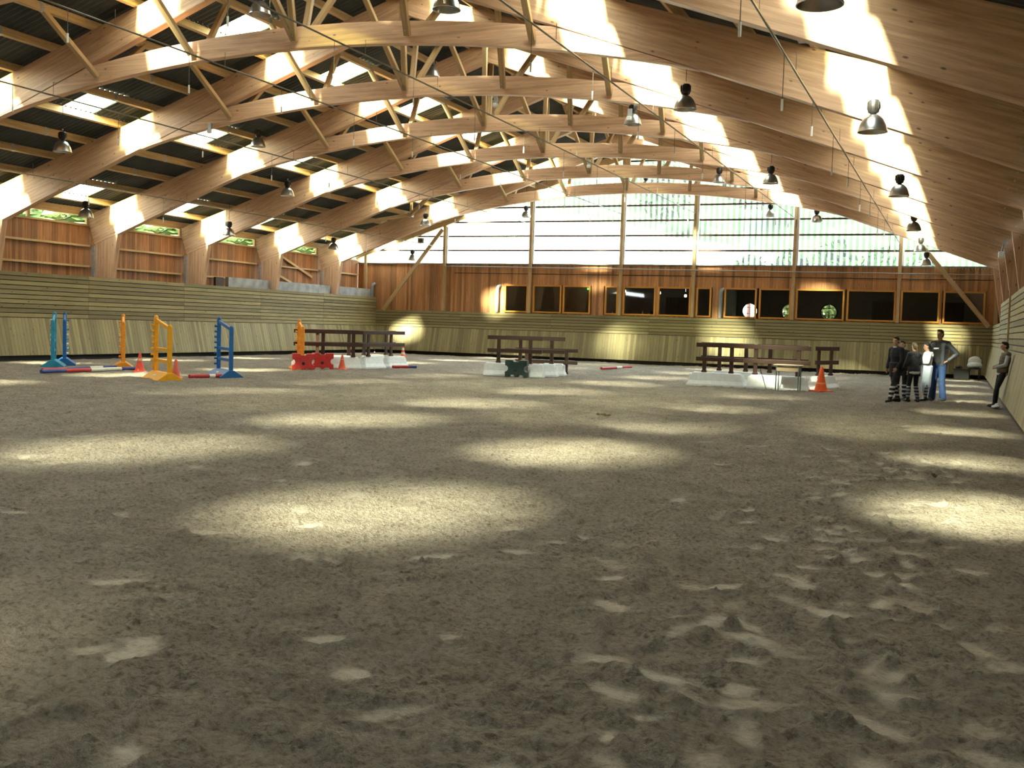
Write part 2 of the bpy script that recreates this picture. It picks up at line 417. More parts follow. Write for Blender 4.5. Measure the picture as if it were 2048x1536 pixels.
def person(label, loc, head_dir, H, J, outfit, hair, group=None, look=None, tilt=None):
    """J: joints in metres for a 1.75 m figure, facing +y, x to its right hand"""
    s = H / 1.75; look = look or 0.0
    rz = math.atan2(head_dir[1], head_dir[0]) - PI / 2
    V = lambda p: Vector(p) * s
    K = {k: V(v) for k, v in J.items()}
    B = []
    hipc = (K['hipL'] + K['hipR']) / 2; shc = (K['shL'] + K['shR']) / 2
    def torso(o=0.0, low=True):
        S = []
        S += [(hipc + V((0, 0, .03)), ((.165 + o) * s, (.115 + o) * s, (.12 + o) * s))]
        w_ = hipc.lerp(shc, .38)
        for t in (.12, .25, .38, .52, .66, .80, .92):
            wx = [.155, .142, .138, .148, .162, .165, .14][[.12, .25, .38, .52, .66, .80, .92].index(t)]
            wy = [.110, .102, .100, .108, .115, .108, .085][[.12, .25, .38, .52, .66, .80, .92].index(t)]
            S.append((hipc.lerp(shc, t), ((wx + o) * s, (wy + o) * s, (.085 + o) * s)))
        S += chain(K['shL'], (.054 + o * .7) * s, shc + V((0, 0, .015)), (.070 + o * .7) * s) + chain(K['shR'], (.054 + o * .7) * s, shc + V((0, 0, .015)), (.070 + o * .7) * s)
        return S
    def leg(q, o=0.0, lo=0.0):
        h, k_, a = K['hip' + q], K['kn' + q], K['an' + q]
        return chain(h, (.088 + o) * s, k_, (.056 + o) * s) + chain(k_, (.056 + o) * s, k_.lerp(a, .35), (.058 + o) * s) + chain(k_.lerp(a, .35), (.058 + o) * s, a, (.040 + lo) * s)
    def arm(q, o=0.0, end=1.0):
        a, e, w_ = K['sh' + q], K['el' + q], K['wr' + q]
        return chain(a, (.050 + o * .7) * s, e, (.040 + o * .7) * s) + chain(e, (.040 + o * .7) * s, e.lerp(w_, end), (.030 + o * .7) * s)
    def foot(q, o=0.0):
        a, t_ = K['an' + q], K['to' + q]; d = (t_ - a); d.z = 0; d.normalize(); fl = Vector((a.x, a.y, a.z - .055 * s))
        return chain(a - V((0, 0, 0)), (.045 + o) * s, fl - d * .03 * s, (.040 + o) * s) + chain(fl - d * .045 * s, (.036 + o) * s, fl + d * .13 * s, (.034 + o) * s) + chain(fl + d * .02 * s, (.045 + o) * s, fl + d * .14 * s, (.030 + o) * s)
    # head on the neck, turned towards what the person looks at
    nk = shc + V((0, .005, .05)); hd = K['head']; R = Matrix.Rotation(look, 3, 'Z')
    hv = lambda x, y, z: hd + R @ Vector((x, y, z)) * s
    B += torso() + leg('L') + leg('R') + arm('L') + arm('R') + foot('L') + foot('R')
    B += chain(nk, .058 * s, hd - V((0, 0, .07)) + R @ V((0, -.015, 0)), .052 * s)
    B += [(hv(0, -.012, .03), (.074 * s, .090 * s, .088 * s)), (hv(0, .022, -.035), (.058 * s, .062 * s, .072 * s)), (hv(0, .050, -.082), (.032 * s, .030 * s, .026 * s))]
    B += chain(hv(0, .082, .012), .010 * s, hv(0, .102, -.022), .014 * s)                       # nose
    B += [(hv(.03, .078, .030), (.024 * s, .014 * s, .009 * s)), (hv(-.03, .078, .030), (.024 * s, .014 * s, .009 * s)), (hv(0, .080, -.052), (.024 * s, .012 * s, .008 * s)), (hv(0, .079, -.064), (.020 * s, .012 * s, .008 * s))]
    for sx in (-1, 1): B += [(hv(sx * .074, -.008, -.004), (.010 * s, .020 * s, .030 * s))]     # ears
    for q, sx in (('L', -1), ('R', 1)):
        hdv = (K['wr' + q] - K['el' + q]).normalized()
        if 'hd' + q in K: hdv = K['hd' + q].normalized()
        B += hand(K['wr' + q], hdv, sx, .55, s, outfit.get('palm' + q))
    root = blobs('person', B, SKIN, None, .0115, 4)
    root.location = (loc[0], loc[1], loc[2] if len(loc) > 2 else 0); root.rotation_euler = (0, 0, rz)
    if tilt: root.rotation_euler = (tilt[0], tilt[1], rz)
    tag(root, label, 'person', group)
    for sx in (-1, 1):
        e = MB(); c = hv(sx * .030, .083, .014); e.lathe([(0, -.007 * s), (.007 * s, 0), (0, .007 * s)], 8, tuple(c)); e.build('eye', BLACKP, root)
    # hair
    S = [(hv(0, -.022, .042), (.082 * s, .092 * s, .088 * s)), (hv(0, -.055, -.01), (.074 * s, .062 * s, .085 * s)), (hv(0, .040, .098), (.055 * s, .045 * s, .030 * s))]
    if hair[1] == 'pony': S += [(hv(0, -.115, .02), .035 * s)] + chain(hv(0, -.13, .0), .034 * s, hv(0, -.15, -.20), .022 * s)
    if hair[1] == 'long': S += chain(hv(0, -.09, -.03), .062 * s, hv(0, -.11, -.30), .05 * s)
    if hair[1] == 'bun': S += [(hv(0, -.115, -.01), .042 * s)]
    blobs('hair', S, hair[0], root, .012, 3)
    # clothing
    for (nm, kind, mat, o, par) in outfit['wear']:
        if kind == 'top': S = torso(o) + arm('L', o, .93) + arm('R', o, .93)
        elif kind == 'open':
            S = [(c + V((0, -.035, 0)), (r[0] + .012 * s, r[1] - .012 * s, r[2]) if isinstance(r, tuple) else r) for c, r in torso(o)] + arm('L', o, .93) + arm('R', o, .93)
            for t in (-.08, .02, .12, .22, .32, .42, .52, .62, .72, .82):
                for sx in (-1, 1): S.append((hipc.lerp(shc, t) + V((sx * .120, .070, .03)), (.065 * s, .042 * s, .09 * s)))
        elif kind == 'vest': S = torso(o)
        elif kind == 'sleeves': S = arm('L', o, .95) + arm('R', o, .95)
        elif kind == 'pants': S = [(hipc + V((0, 0, .02)), ((.168 + o) * s, (.118 + o) * s, (.12 + o) * s))] + leg('L', o, o + par) + leg('R', o, o + par)
        elif kind == 'hem': S = [(hipc + V((0, 0, par + .02 * k)), ((.170 + o) * s, (.122 + o) * s, .03 * s)) for k in range(4)]
        elif kind == 'skirt':
            S = []
            for k in range(36):
                t = k / 35; c = hipc.lerp((K['knL'] + K['knR']) / 2, t * par) + V((0, 0, .12 * (1 - t)))
                S.append((c, ((.172 - .05 * t + o) * s, (.128 - .02 * t + o) * s, .06 * s)))
            if nm == 'wrap':
                kc = (K['knL'] + K['knR']) / 2; S += chain(kc + V((-.06, .06, .10)), .11 * s, kc + V((-.10, .10, -.20)), .045 * s)
        elif kind == 'collar': S = [(shc + V((.07 * math.cos(a), .06 * math.sin(a) + .005, .055)), .026 * s) for a in [2 * PI * i / 16 for i in range(16)]]
        elif kind == 'hood': S = [(shc + V((.10 * math.cos(a), -.05 + .06 * math.sin(a), .04)), .042 * s) for a in [PI + PI * i / 9 for i in range(10)]] + [(shc + V((0, -.12, -.03)), (.10 * s, .05 * s, .09 * s))]
        elif kind == 'gaiters': S = None
        elif kind == 'boots': S = None
        elif kind == 'logo':
            m_ = MB(); c = hipc.lerp(shc, .76) + V((.01, .140, 0)); m_.box(c, (.12 * s, .02 * s, .03 * s)); m_.box(c + V((.03, 0, -.012)), (.07 * s, .02 * s, .022 * s)); m_.build(nm, mat, root); continue
        if kind in ('gaiters', 'boots'):
            for q in ('L', 'R'):
                k_, a = K['kn' + q], K['an' + q]
                if kind == 'gaiters': blobs(nm, chain(k_.lerp(a, .14), (.060 + o) * s, k_.lerp(a, .40), (.064 + o) * s) + chain(k_.lerp(a, .40), (.064 + o) * s, k_.lerp(a, .92), (.048 + o) * s), mat, root, .013, 3)
                else: blobs(nm, foot(q, o), mat, root, .012, 3)
        else: blobs(nm, S, mat, root, .015, 4)
    return root
def pose(**kw):
    J = dict(hipL=(-.095, 0, .93), hipR=(.095, 0, .93), knL=(-.105, .02, .50), knR=(.105, .02, .50), anL=(-.11, -.01, .09), anR=(.11, -.01, .09), toL=(-.13, .2, .03), toR=(.13, .2, .03),
             shL=(-.185, 0, 1.41), shR=(.185, 0, 1.41), elL=(-.235, -.02, 1.13), elR=(.235, -.02, 1.13), wrL=(-.23, .07, .89), wrR=(.23, .07, .89), head=(0, .03, 1.635))
    J.update(kw); return J
LEFT = Vector((-.92, -.39)); TOW = Vector((.39, -.92)); AWAY = -TOW
G = 'people standing on the sand'
person('person in a navy jacket and striped gaiters at the left of the group', (-1.36, 27.12), LEFT * .9 + TOW * .42, 1.60,
       pose(hipL=(-.10, 0, .92), hipR=(.10, 0, .92), knL=(-.15, .19, .51), anL=(-.17, .31, .09), toL=(-.20, .51, .03), knR=(.16, -.13, .49), anR=(.20, -.34, .09), toR=(.26, -.15, .03), elR=(.26, -.04, 1.14), wrR=(.25, .05, .90), elL=(-.25, .02, 1.13), wrL=(-.20, .16, .92)),
       dict(wear=[('jacket', 'top', NAVY, .026, 0), ('coat_tail', 'skirt', NAVY, .030, .50), ('breeches', 'pants', BLACKC, .012, 0), ('gaiter', 'gaiters', GAITER, .014, 0), ('boot', 'boots', BOOT, .012, 0), ('collar', 'collar', WHITEC, .0, 0)]), (HAIRB, 'bun'), G, look=.35)
person('person mostly hidden behind the one in the navy jacket, in dark clothes', (-1.27, 28.30), LEFT * .6 + TOW * .7, 1.50, pose(),
       dict(wear=[('jacket', 'top', BLACKC, .028, 0), ('breeches', 'pants', BLACKC, .012, 0), ('gaiter', 'gaiters', GAITER, .012, 0), ('boot', 'boots', SHOE, .012, 0)]), (HAIRB, 'short'), G)
person('person seen from behind in a charcoal hoodie over a white shirt', (-.96, 27.72), AWAY * .95 + LEFT * .3, 1.46,
       pose(elL=(-.25, .04, 1.15), wrL=(-.16, .22, 1.02), elR=(.25, .04, 1.15), wrR=(.16, .22, 1.02), hdL=(.5, .6, .2), hdR=(-.5, .6, .2), anL=(-.15, .02, .09), knL=(-.13, .03, .50), toL=(-.2, .2, .03), anR=(.15, -.04, .09), toR=(.2, .15, .03)),
       dict(palmL=(1, 0, .2), palmR=(-1, 0, .2), wear=[('hoodie', 'top', GREYC, .034, 0), ('hood', 'hood', GREYC, 0, 0), ('shirt_hem', 'hem', WHITEC, .024, -.09), ('leggings', 'pants', BLACKC, .010, 0), ('gaiter', 'gaiters', DOTSOCK, .010, 0), ('boot', 'boots', BOOT, .012, 0)]), (HAIRL, 'pony'), G)
person('person in a white hoodie and pale wrap round the legs, arms folded', (-.67, 28.12), LEFT * .97 + AWAY * .1, 1.47,
       pose(elL=(-.23, .06, 1.17), wrL=(.02, .19, 1.16), elR=(.23, .06, 1.17), wrR=(-.02, .22, 1.21), hdL=(1, .05, .05), hdR=(-1, .05, .05), anL=(-.09, .03, .09), anR=(.09, -.03, .09)),
       dict(palmL=(0, -1, 0), palmR=(0, -1, 0), wear=[('hoodie', 'top', WHITEC, .030, 0), ('hood', 'hood', WHITEC, 0, 0), ('leggings', 'pants', BLACKC, .008, 0), ('wrap', 'skirt', PALEBLUE, .046, 1.12), ('sock', 'gaiters', DOTSOCK, .006, 0), ('boot', 'boots', BOOT, .012, 0)]), (HAIRK, 'long'), G)
person('tall person in a blue grey jacket, black shirt and jeans with a hand on hip', (-.40, 28.55), LEFT * .80 + TOW * .60, 1.81,
       pose(elL=(-.40, -.10, 1.17), wrL=(-.24, .02, 1.00), hdL=(.5, .3, -.6), elR=(.23, .02, 1.13), wrR=(.19, .16, .93), anL=(-.13, -.02, .09), anR=(.13, .03, .09)),
       dict(palmL=(1, .2, 0), wear=[('shirt', 'vest', BLACKC, .026, 0), ('logo', 'logo', WHITEC, 0, 0), ('jacket', 'open', LEATHER, .030, 0), ('jeans', 'pants', JEANS, .020, .030), ('shoe', 'boots', SHOE, .014, 0), ('collar', 'collar', LEATHER, 0, 0)]), (HAIRB, 'short'), G)
person('person in a khaki vest with pale sleeves leaning back against the right kick wall', (.93, 27.35), LEFT * .98 + AWAY * .12, 1.56,
       pose(hipL=(-.095, -.10, .93), hipR=(.095, -.10, .93), knL=(-.11, .05, .52), knR=(.11, -.02, .51), anL=(-.10, .10, .09), anR=(.11, .0, .09), toL=(-.11, .3, .03), toR=(.12, .2, .03),
            shL=(-.185, -.17, 1.41), shR=(.185, -.17, 1.41), elL=(-.23, -.10, 1.14), elR=(.23, -.10, 1.14), wrL=(-.10, .10, 1.06), wrR=(.10, .10, 1.06), hdL=(.8, .5, 0), hdR=(-.8, .5, 0), head=(0, -.12, 1.63)),
       dict(palmL=(.3, -1, 0), palmR=(-.3, -1, 0), wear=[('vest', 'vest', KHAKI, .034, 0), ('sleeves', 'sleeves', PALESLEEVE, .022, 0), ('shirt_hem', 'hem', WHITEC, .020, -.06), ('breeches', 'pants', BLACKC, .010, 0), ('boot', 'boots', BOOT, .012, 0), ('collar', 'collar', WHITEC, 0, 0)]), (HAIRK, 'short'), G)
# jacket over the chair, cloth bag by the wall
o = blobs('jacket', [(Vector((.66, 44.70, .74)), (.26, .10, .20)), (Vector((.66, 44.60, .58)), (.29, .20, .11)), (Vector((.50, 44.56, .55)), (.12, .16, .09)), (Vector((.84, 44.62, .56)), (.11, .14, .12)), (Vector((.66, 44.78, .62)), (.27, .07, .24))], WHITEC, None, .018, 4)
tag(o, 'white jacket draped over the black chair in the right corner', 'jacket')
o = blobs('cloth_bag', [(Vector((.90, 27.0, .035)), (.10, .19, .035)), (Vector((.86, 26.85, .03)), (.07, .14, .03)), (Vector((.93, 27.12, .06)), (.06, .07, .05))], WHITEC, None, .012, 3)
tag(o, 'white cloth bag on the sand at the feet of the leaning person', 'bag')

# ------------------------------------------------------------------ dimensions (metres; camera above the origin)
CAMH = 1.6
XC = -13.1                    # hall centre line
XL, XR = -27.25, 1.27         # face of the kick walls
XRB = 1.05
ZK, ZT, ZLOW = 1.342, 2.79, 2.165
D = 46.17                     # far kick wall
YF = [23.528 + 4.77 * i for i in range(-3, 5)]   # frames, nearest first
Y0 = -9.0                     # back of the hall
def zroof(x): return 9.87 - .32 * abs(x - XC)    # top of rafters, underside of purlins
def zsheet(x): return zroof(x) + .235
def zraf(x): return 9.27 - .356 * abs(x - XC)    # underside of rafters

# ------------------------------------------------------------------ camera
yaw, pitch, roll, F = .4016, .0568, .0314, 2088.0
cam = bpy.data.cameras.new('camera'); camo = bpy.data.objects.new('camera', cam); COL.objects.link(camo)
cam.sensor_width = 36; cam.lens = F / 2048 * 36; cam.clip_end = 500; cam.clip_start = .05
fw = Vector((-math.sin(yaw) * math.cos(pitch), math.cos(yaw) * math.cos(pitch), -math.sin(pitch)))
rt = Vector((math.cos(yaw), math.sin(yaw), 0)); upv = rt.cross(fw)
r2 = math.cos(roll) * rt + math.sin(roll) * upv; u2 = -math.sin(roll) * rt + math.cos(roll) * upv
M = Matrix((r2, u2, -fw)).transposed().to_4x4(); M.translation = Vector((0, 0, CAMH))
camo.matrix_world = M
SC.camera = camo

# ------------------------------------------------------------------ floor
def hash2(ix, iy, seed):
    h = (ix.astype(np.int64) * 374761393 + iy.astype(np.int64) * 668265263 + seed * 974634777) & 0x7fffffff
    h = (h ^ (h >> 13)) * 1274126177 & 0x7fffffff
    return ((h ^ (h >> 16)) & 0xffff) / 65535.0
def vnoise(x, y, seed):
    ix = np.floor(x); iy = np.floor(y); fx = x - ix; fy = y - iy
    fx = fx * fx * (3 - 2 * fx); fy = fy * fy * (3 - 2 * fy)
    a = hash2(ix, iy, seed); b = hash2(ix + 1, iy, seed); c = hash2(ix, iy + 1, seed); d = hash2(ix + 1, iy + 1, seed)
    return (a * (1 - fx) + b * fx) * (1 - fy) + (c * (1 - fx) + d * fx) * fy
def make_floor():
    ys = [Y0]
    while ys[-1] < 1.9: ys.append(ys[-1] + .5)
    while ys[-1] < D + .1: ys.append(ys[-1] + max(.022, .0050 * ys[-1]))
    xs = [XL - .3]
    while xs[-1] < XR + .1:
        dd = max(0, -5.0 - xs[-1]); xs.append(xs[-1] + .030 + .0065 * dd)
    X, Y = np.meshgrid(np.array(xs), np.array(ys))
    z = (vnoise(X * .4, Y * .4, 1) - .5) * .05
    z += (vnoise(X * 1.6, Y * 1.6, 2) - .5) * .035
    z += (vnoise(X * 5, Y * 5, 3) - .5) * .032
    z += (vnoise(X * 11, Y * 11, 4) - .5) * .022
    c = vnoise(X * 22, Y * 22, 5); z += np.maximum(0, c - .50) * .050
    c = vnoise(X * 40, Y * 40, 6); z += (c - .5) * .026
    pad = np.zeros_like(z)
    rr = np.random.RandomState(5); xa = np.array(xs); ya = np.array(ys)
    for k in range(1900):
        px = rr.uniform(-20, 1.0); py = 2.2 + 20 * rr.uniform() ** 1.5; a = rr.uniform(0, PI)
        if k % 3 == 0: px = rr.normal(-.9 + .02 * py, .45); py = 2.5 + 13 * rr.uniform()   # worn track by the right wall
        if px > .9: continue
        ra, rb = rr.uniform(.08, .20), rr.uniform(.045, .095)
        i0, i1 = np.searchsorted(xa, [px - .35, px + .35]); j0, j1 = np.searchsorted(ya, [py - .35, py + .35])
        if i1 - i0 < 2 or j1 - j0 < 2: continue
        dx = X[j0:j1, i0:i1] - px; dy = Y[j0:j1, i0:i1] - py
        u = (dx * math.cos(a) + dy * math.sin(a)) / ra; v = (-dx * math.sin(a) + dy * math.cos(a)) / rb
        q = np.sqrt(u * u + v * v) + (vnoise(dx * 9 + k, dy * 9, 8) - .5) * .55
        press = np.clip((1.25 - q) / .5, 0, 1); rim = np.exp(-((q - 1.45) / .28) ** 2)
        sub = z[j0:j1, i0:i1]; flat = sub.mean() - rr.uniform(.003, .015)
        z[j0:j1, i0:i1] = sub * (1 - press) + flat * press + rim * .010
        if rr.uniform() < .24: pad[j0:j1, i0:i1] = np.maximum(pad[j0:j1, i0:i1], np.clip((1.15 - q) / .55, 0, 1) * rr.uniform(.25, .6))
    near = np.clip((XRB - .05 - X) / .3, 0, 1) * np.clip((X - XL - .3) / .3, 0, 1) * np.clip((D - .3 - Y) / .3, 0, 1)
    z = z * near + (-.03) * (1 - near)
    ny, nx = X.shape
    co = np.stack([X, Y, z], -1).reshape(-1, 3)
    idx = np.arange(ny * nx).reshape(ny, nx)
    fs = np.stack([idx[:-1, :-1], idx[:-1, 1:], idx[1:, 1:], idx[1:, :-1]], -1).reshape(-1, 4)
    me = bpy.data.meshes.new('floor')
    me.vertices.add(len(co)); me.vertices.foreach_set('co', co.ravel())
    me.loops.add(fs.size); me.loops.foreach_set('vertex_index', fs.ravel().astype(np.int32))
    me.polygons.add(len(fs)); me.polygons.foreach_set('loop_start', np.arange(0, fs.size, 4, dtype=np.int32))
    me.polygons.foreach_set('use_smooth', np.ones(len(fs), dtype=bool))
    at = me.attributes.new('pad', 'FLOAT', 'POINT'); at.data.foreach_set('value', pad.ravel())
    me.materials.append(SAND); me.update(calc_edges=True); me.validate()
    o = bpy.data.objects.new('floor', me); COL.objects.link(o)
    tag(o, kind='structure')
make_floor()

# ------------------------------------------------------------------ roof sheet with translucent panels
SKYX = [(-27.45, -26.26), (-22.45, -21.26), (-17.45, -16.26), (-12.44, -11.25), (-7.60, -6.35), (-2.25, -1.20)]
BAYS = [23.528 + 4.77 * i for i in range(-7, 6)]
def sky_y(b): return b + 4.77 * .655 - .52, b + 4.77 * .655 + .52
WAVE = .177; STEP = WAVE / 6
def wave_pts(y0, y1):
    n = max(2, int(round((y1 - y0) / STEP))); return [y0 + (y1 - y0) * k / n for k in range(n + 1)]
def wz(y): return .028 * math.sin(2 * PI * y / WAVE)
def roof_strip(mb, x0, x1, y0, y1, mi):
    ysn = wave_pts(y0, y1); vs = []; fs = []
    for y in ysn: vs += [(x0, y, zsheet(x0) + wz(y)), (x1, y, zsheet(x1) + wz(y))]
    for k in range(len(ysn) - 1): fs.append([2 * k, 2 * k + 1, 2 * k + 3, 2 * k + 2])
    mb.add(vs, fs, None, mi)
def make_roof():
    mb = MB(); xsr = [-28.9]
    cuts = sorted(set([-28.9, XC, 2.7] + [v for p in SKYX for v in p]))
    YE = D + .55
    SKYROW = ['lowest', 'middle', 'highest', 'highest', 'middle', 'lowest']
    for x0, x1 in zip(cuts[:-1], cuts[1:]):
        if (x0, x1) not in SKYX:
            roof_strip(mb, x0, x1, Y0, YE, 0); continue
        r = SKYX.index((x0, x1)); cur = Y0
        for bi, b in enumerate(BAYS):
            a, c = sky_y(b)
            if a < Y0: continue
            if c > YE: break
            roof_strip(mb, x0, x1, cur, a, 0); cur = c
            if c < 8.0:      # over and behind the viewer: left in the roof itself
                roof_strip(mb, x0, x1, a, c, 1 if r > 2 and not (r == 5 and c < 0) else 0); continue
            q = MB(); roof_strip(q, x0, x1, a, c, 0)
            o = q.build('skylight_panel', SKYL)
            k = len(BAYS) - 2 - bi
            side = 'left' if r < 3 else 'right'
            tag(o, f'white glowing roof panel, {SKYROW[r]} row of the {side} roof slope, {ORD[max(1, k)]} bay from glazed gable', 'skylight', 'translucent roof panels')
        roof_strip(mb, x0, x1, cur, YE, 0)
    tag(mb.build('ceiling', [ROOF, SKYL]), kind='structure')
make_roof()

# ------------------------------------------------------------------ portal frames
def fxz(y0):
    return lambda x, z, d: (x, y0 + d, z)
def arch_top(u): return 7.70 - u * u / 72.0
def arch_bot(u): return 7.25 - u * u / 75.0
def rafter_poly(sg, ridge=0.0):
    P = []
    us = [0, 3, 6, 9, 12, 14.9]
    P += [(XC + sg * u, 9.87 - .32 * u) for u in us]
    P += [(XC + sg * 15.45, 4.88), (XC + sg * 15.22, 4.55), (XC + sg * 15.0, 3.95)]
    P += [(XC + sg * u, 9.27 - .356 * u + .05 * math.sin(PI * u / 15)) for u in (14, 12, 9, 6, 3, 0)]
    return P if sg > 0 else P[::-1]
def arch_poly():
    top = [5.72]; P = []
    n = 26
    ut = np.linspace(-5.75, 5.75, n); ub = np.linspace(8.6, -8.6, 34)
    zt = [min(arch_top(u), zraf(XC + u) + .02) for u in ut]
    zb = [min(arch_bot(u), zraf(XC + u) + .03) for u in ub]
    P = [(XC + u, z) for u, z in zip(ub, zb)]            # right to left, underside
    P += [(XC - u, zraf(XC + u) + .035) for u in (7.6, 6.7)]
    P += [(XC + u, z) for u, z in zip(ut, zt)]
    P += [(XC + u, zraf(XC + u) + .035) for u in (6.7, 7.6)]
    return P[::-1]
NODES = [-18.5, -15.8, -13.1, -10.4, -7.7]
PURL = [-27.45 + 1.25 * k for k in range(12)] + [-12.5 + 1.25 * k for k in range(12)]
def make_frame():
    t = thing('roof_frame', '', 'roof frame')
    for sg in (-1, 1):
        mb = MB(); mb.prism(rafter_poly(sg), -.11, .11, fxz(0), ang=-sg * math.atan(.34)); o = mb.build('rafter', GLULAM, t, bevel=.008)
        # ring of dowels at the haunch
        mb = MB()
        for rr_, n in ((.50, 18), (.36, 12)):
            for k in range(n):
                a = 2 * PI * k / n
                x = XC + sg * (14.35 + rr_ * math.cos(a)); z = 4.80 + rr_ * math.sin(a) * .9
                mb.tube([(x, -.118, z), (x, -.10, z)], .022, 8)
        mb.build('dowels', GALV, o)
        mb = MB()
        P = [(XC + sg * 14.95, 0), (XC + sg * (14.66 + (.22 if sg > 0 else 0)), 0), (XC + sg * (13.95 + (.22 if sg > 0 else 0)), 9.27 - .356 * (13.95 + (.22 if sg > 0 else 0)) + .03), (XC + sg * 14.98, 9.27 - .356 * 14.98 + .03)]
        mb.prism(P, -.10, .10, fxz(0), ang=PI / 2); mb.build('column', GLULAM, t, bevel=.008)
        mb = MB(); mb.box((XC + sg * 15.0, -.14, 1.95), (.13, .08, 3.9)); mb.build('post', GALV, t)
        # metal shoe plates on the underside near the arch
    mb = MB(); mb.prism(arch_poly(), -.10, .10, fxz(0)); mb.build('arch_tie', GLULAM, t, bevel=.006)
    for i, xn in enumerate(NODES):
        u = abs(xn - XC); zb = arch_top(u) - .30
        tops = [{0: -18.7, 1: -16.2, 3: -10.0, 4: -7.5}.get(i)] if i != 2 else [-13.7, -12.5]
        for xt in tops:
            for s_ in (-1, 1):
                mb = MB(); zt = zroof(xt) + .06
                mb.beam((xn, s_ * .16, zb), (xt, s_ * 1.55, zt), .10, .13, (1, 0, 0)); o = mb.build('brace', PALE, t, bevel=.006)
                b = MB(); b.tube([(xn, s_ * .23, zb + .09), (xn, s_ * .275, zb + .055)], .022, 10); b.build('bolt', GALV, o)
    return t
proto = make_frame()
for i, y in enumerate(YF):
    o = proto if i == 0 else copy_tree(proto)
    o.location = (0, y, 0)
    k = len(YF) - i
    o['label'] = (f'{ORD[k]} curved glulam roof frame counted from the glazed gable, with arch tie and braces' if k > 1 else
                  'far laminated timber roof frame standing just before the glazed gable')
    o['group'] = 'laminated timber roof frames'
# purlins
pm = {}
def purlin_piece(L):
    if L not in pm:
        mb = MB(); mb.beam((0, -L / 2, 0), (0, L / 2, 0), .085, .20)
        # metal joint strap
        pm[L] = mb.build('purlin', PALE)
        b = MB(); b.box((0, 0, 0), (.093, .10, .208)); b.build('strap', GALV, pm[L]).location = (0, .8, 0)
        return pm[L]
    return copy_tree(pm[L])
SIDE = {}
for bi in range(0, len(YF)):
    y0 = YF[bi]; y1 = YF[bi + 1] if bi + 1 < len(YF) else D + .25
    L = round(y1 - y0, 3)
    for pi, x in enumerate(PURL):
        left = pi < 12
        o = purlin_piece(L); o.location = (x, (y0 + y1) / 2, zroof(x) + .10)
        o.rotation_euler = (0, math.atan(.32) * (-1 if left else 1), 0)
        row = pi + 1 if left else 24 - pi
        tag(o, f'pale roof purlin, {ORD[row]} up from the {"left" if left else "right"} eave, {ORD[len(YF) - bi]} bay from the gable', 'purlin', 'purlins under the roof sheets')
tag(MB().beam((XC, 9.0, 9.72), (XC, D + .2, 9.72), .10, .22).build('ridge_beam', PALE), 'long timber ridge beam running along the roof apex', 'beam')

# ------------------------------------------------------------------ left and right upper walls
def wall_side(sg, name):
    xw = XC + sg * 15.32
    mb = MB(); w = .125; y = Y0; bx = MB()
    while y < D + .3:
        mb.box((xw + sg * .02, y + w / 2, 2.3), (.03, w - .005, 4.62)); y += w
    o = mb.build(name, LARCH); tag(o, kind='structure')
    b = MB(); b.box((xw + sg * .06, (Y0 + D + .4) / 2, 2.28), (.02, D + .4 - Y0, 4.55)); b.build('backing_board', BLACKP, o)
    # eave beam above the strip windows
    e = MB(); e.box((xw, (Y0 + D) / 2, 5.10), (.14, D - Y0 + .6, .22)); tag(e.build('eave_beam', PALE), f'pale eave beam over the {"left" if sg < 0 else "right"} strip windows', 'beam')
    s = MB(); s.box((xw - sg * .01, (Y0 + D) / 2, 4.62), (.12, D - Y0 + .5, .06)); tag(s.build('trim_' + ('1' if sg < 0 else '2'), PALE), kind='structure')
    for z in (3.9, 3.18):
        for bi in range(len(YF)):
            y0 = YF[bi] + .1; y1 = (YF[bi + 1] if bi + 1 < len(YF) else D + .1) - .1
            g = MB(); g.box((xw - sg * .06, (y0 + y1) / 2, z), (.09, y1 - y0, .07))
            tag(g.build('wall_rail', PALE), f'{"upper" if z > 3.5 else "lower"} rail on the {"left" if sg < 0 else "right"} wall, {ORD[len(YF) - bi]} bay from the gable', 'rail', 'rails across the timber walls')
wall_side(-1, 'wall_left'); wall_side(1, 'wall_right')
wn = 1
for sg in (-1, 1):
    xw = XC + sg * 15.32
    for bi in range(len(YF)):
        y0 = YF[bi]; y1 = YF[bi + 1] if bi + 1 < len(YF) else D + .2
        fr = MB()
        ym = (y0 + y1) / 2 - .3
        for yy in (y0 + .14, ym, y1 - .14): fr.box((xw, yy, 4.80), (.09, .10, .36))
        fr.box((xw, (y0 + y1) / 2, 4.965), (.08, y1 - y0 - .2, .05))
        f = fr.build(f'window_{wn}', PALE); tag(f, kind='structure'); wn += 1
        g = MB(); g.box((xw, (y0 + y1) / 2, 4.80), (.012, y1 - y0 - .2, .33)); g.build('window_pane', CLEAR, f)
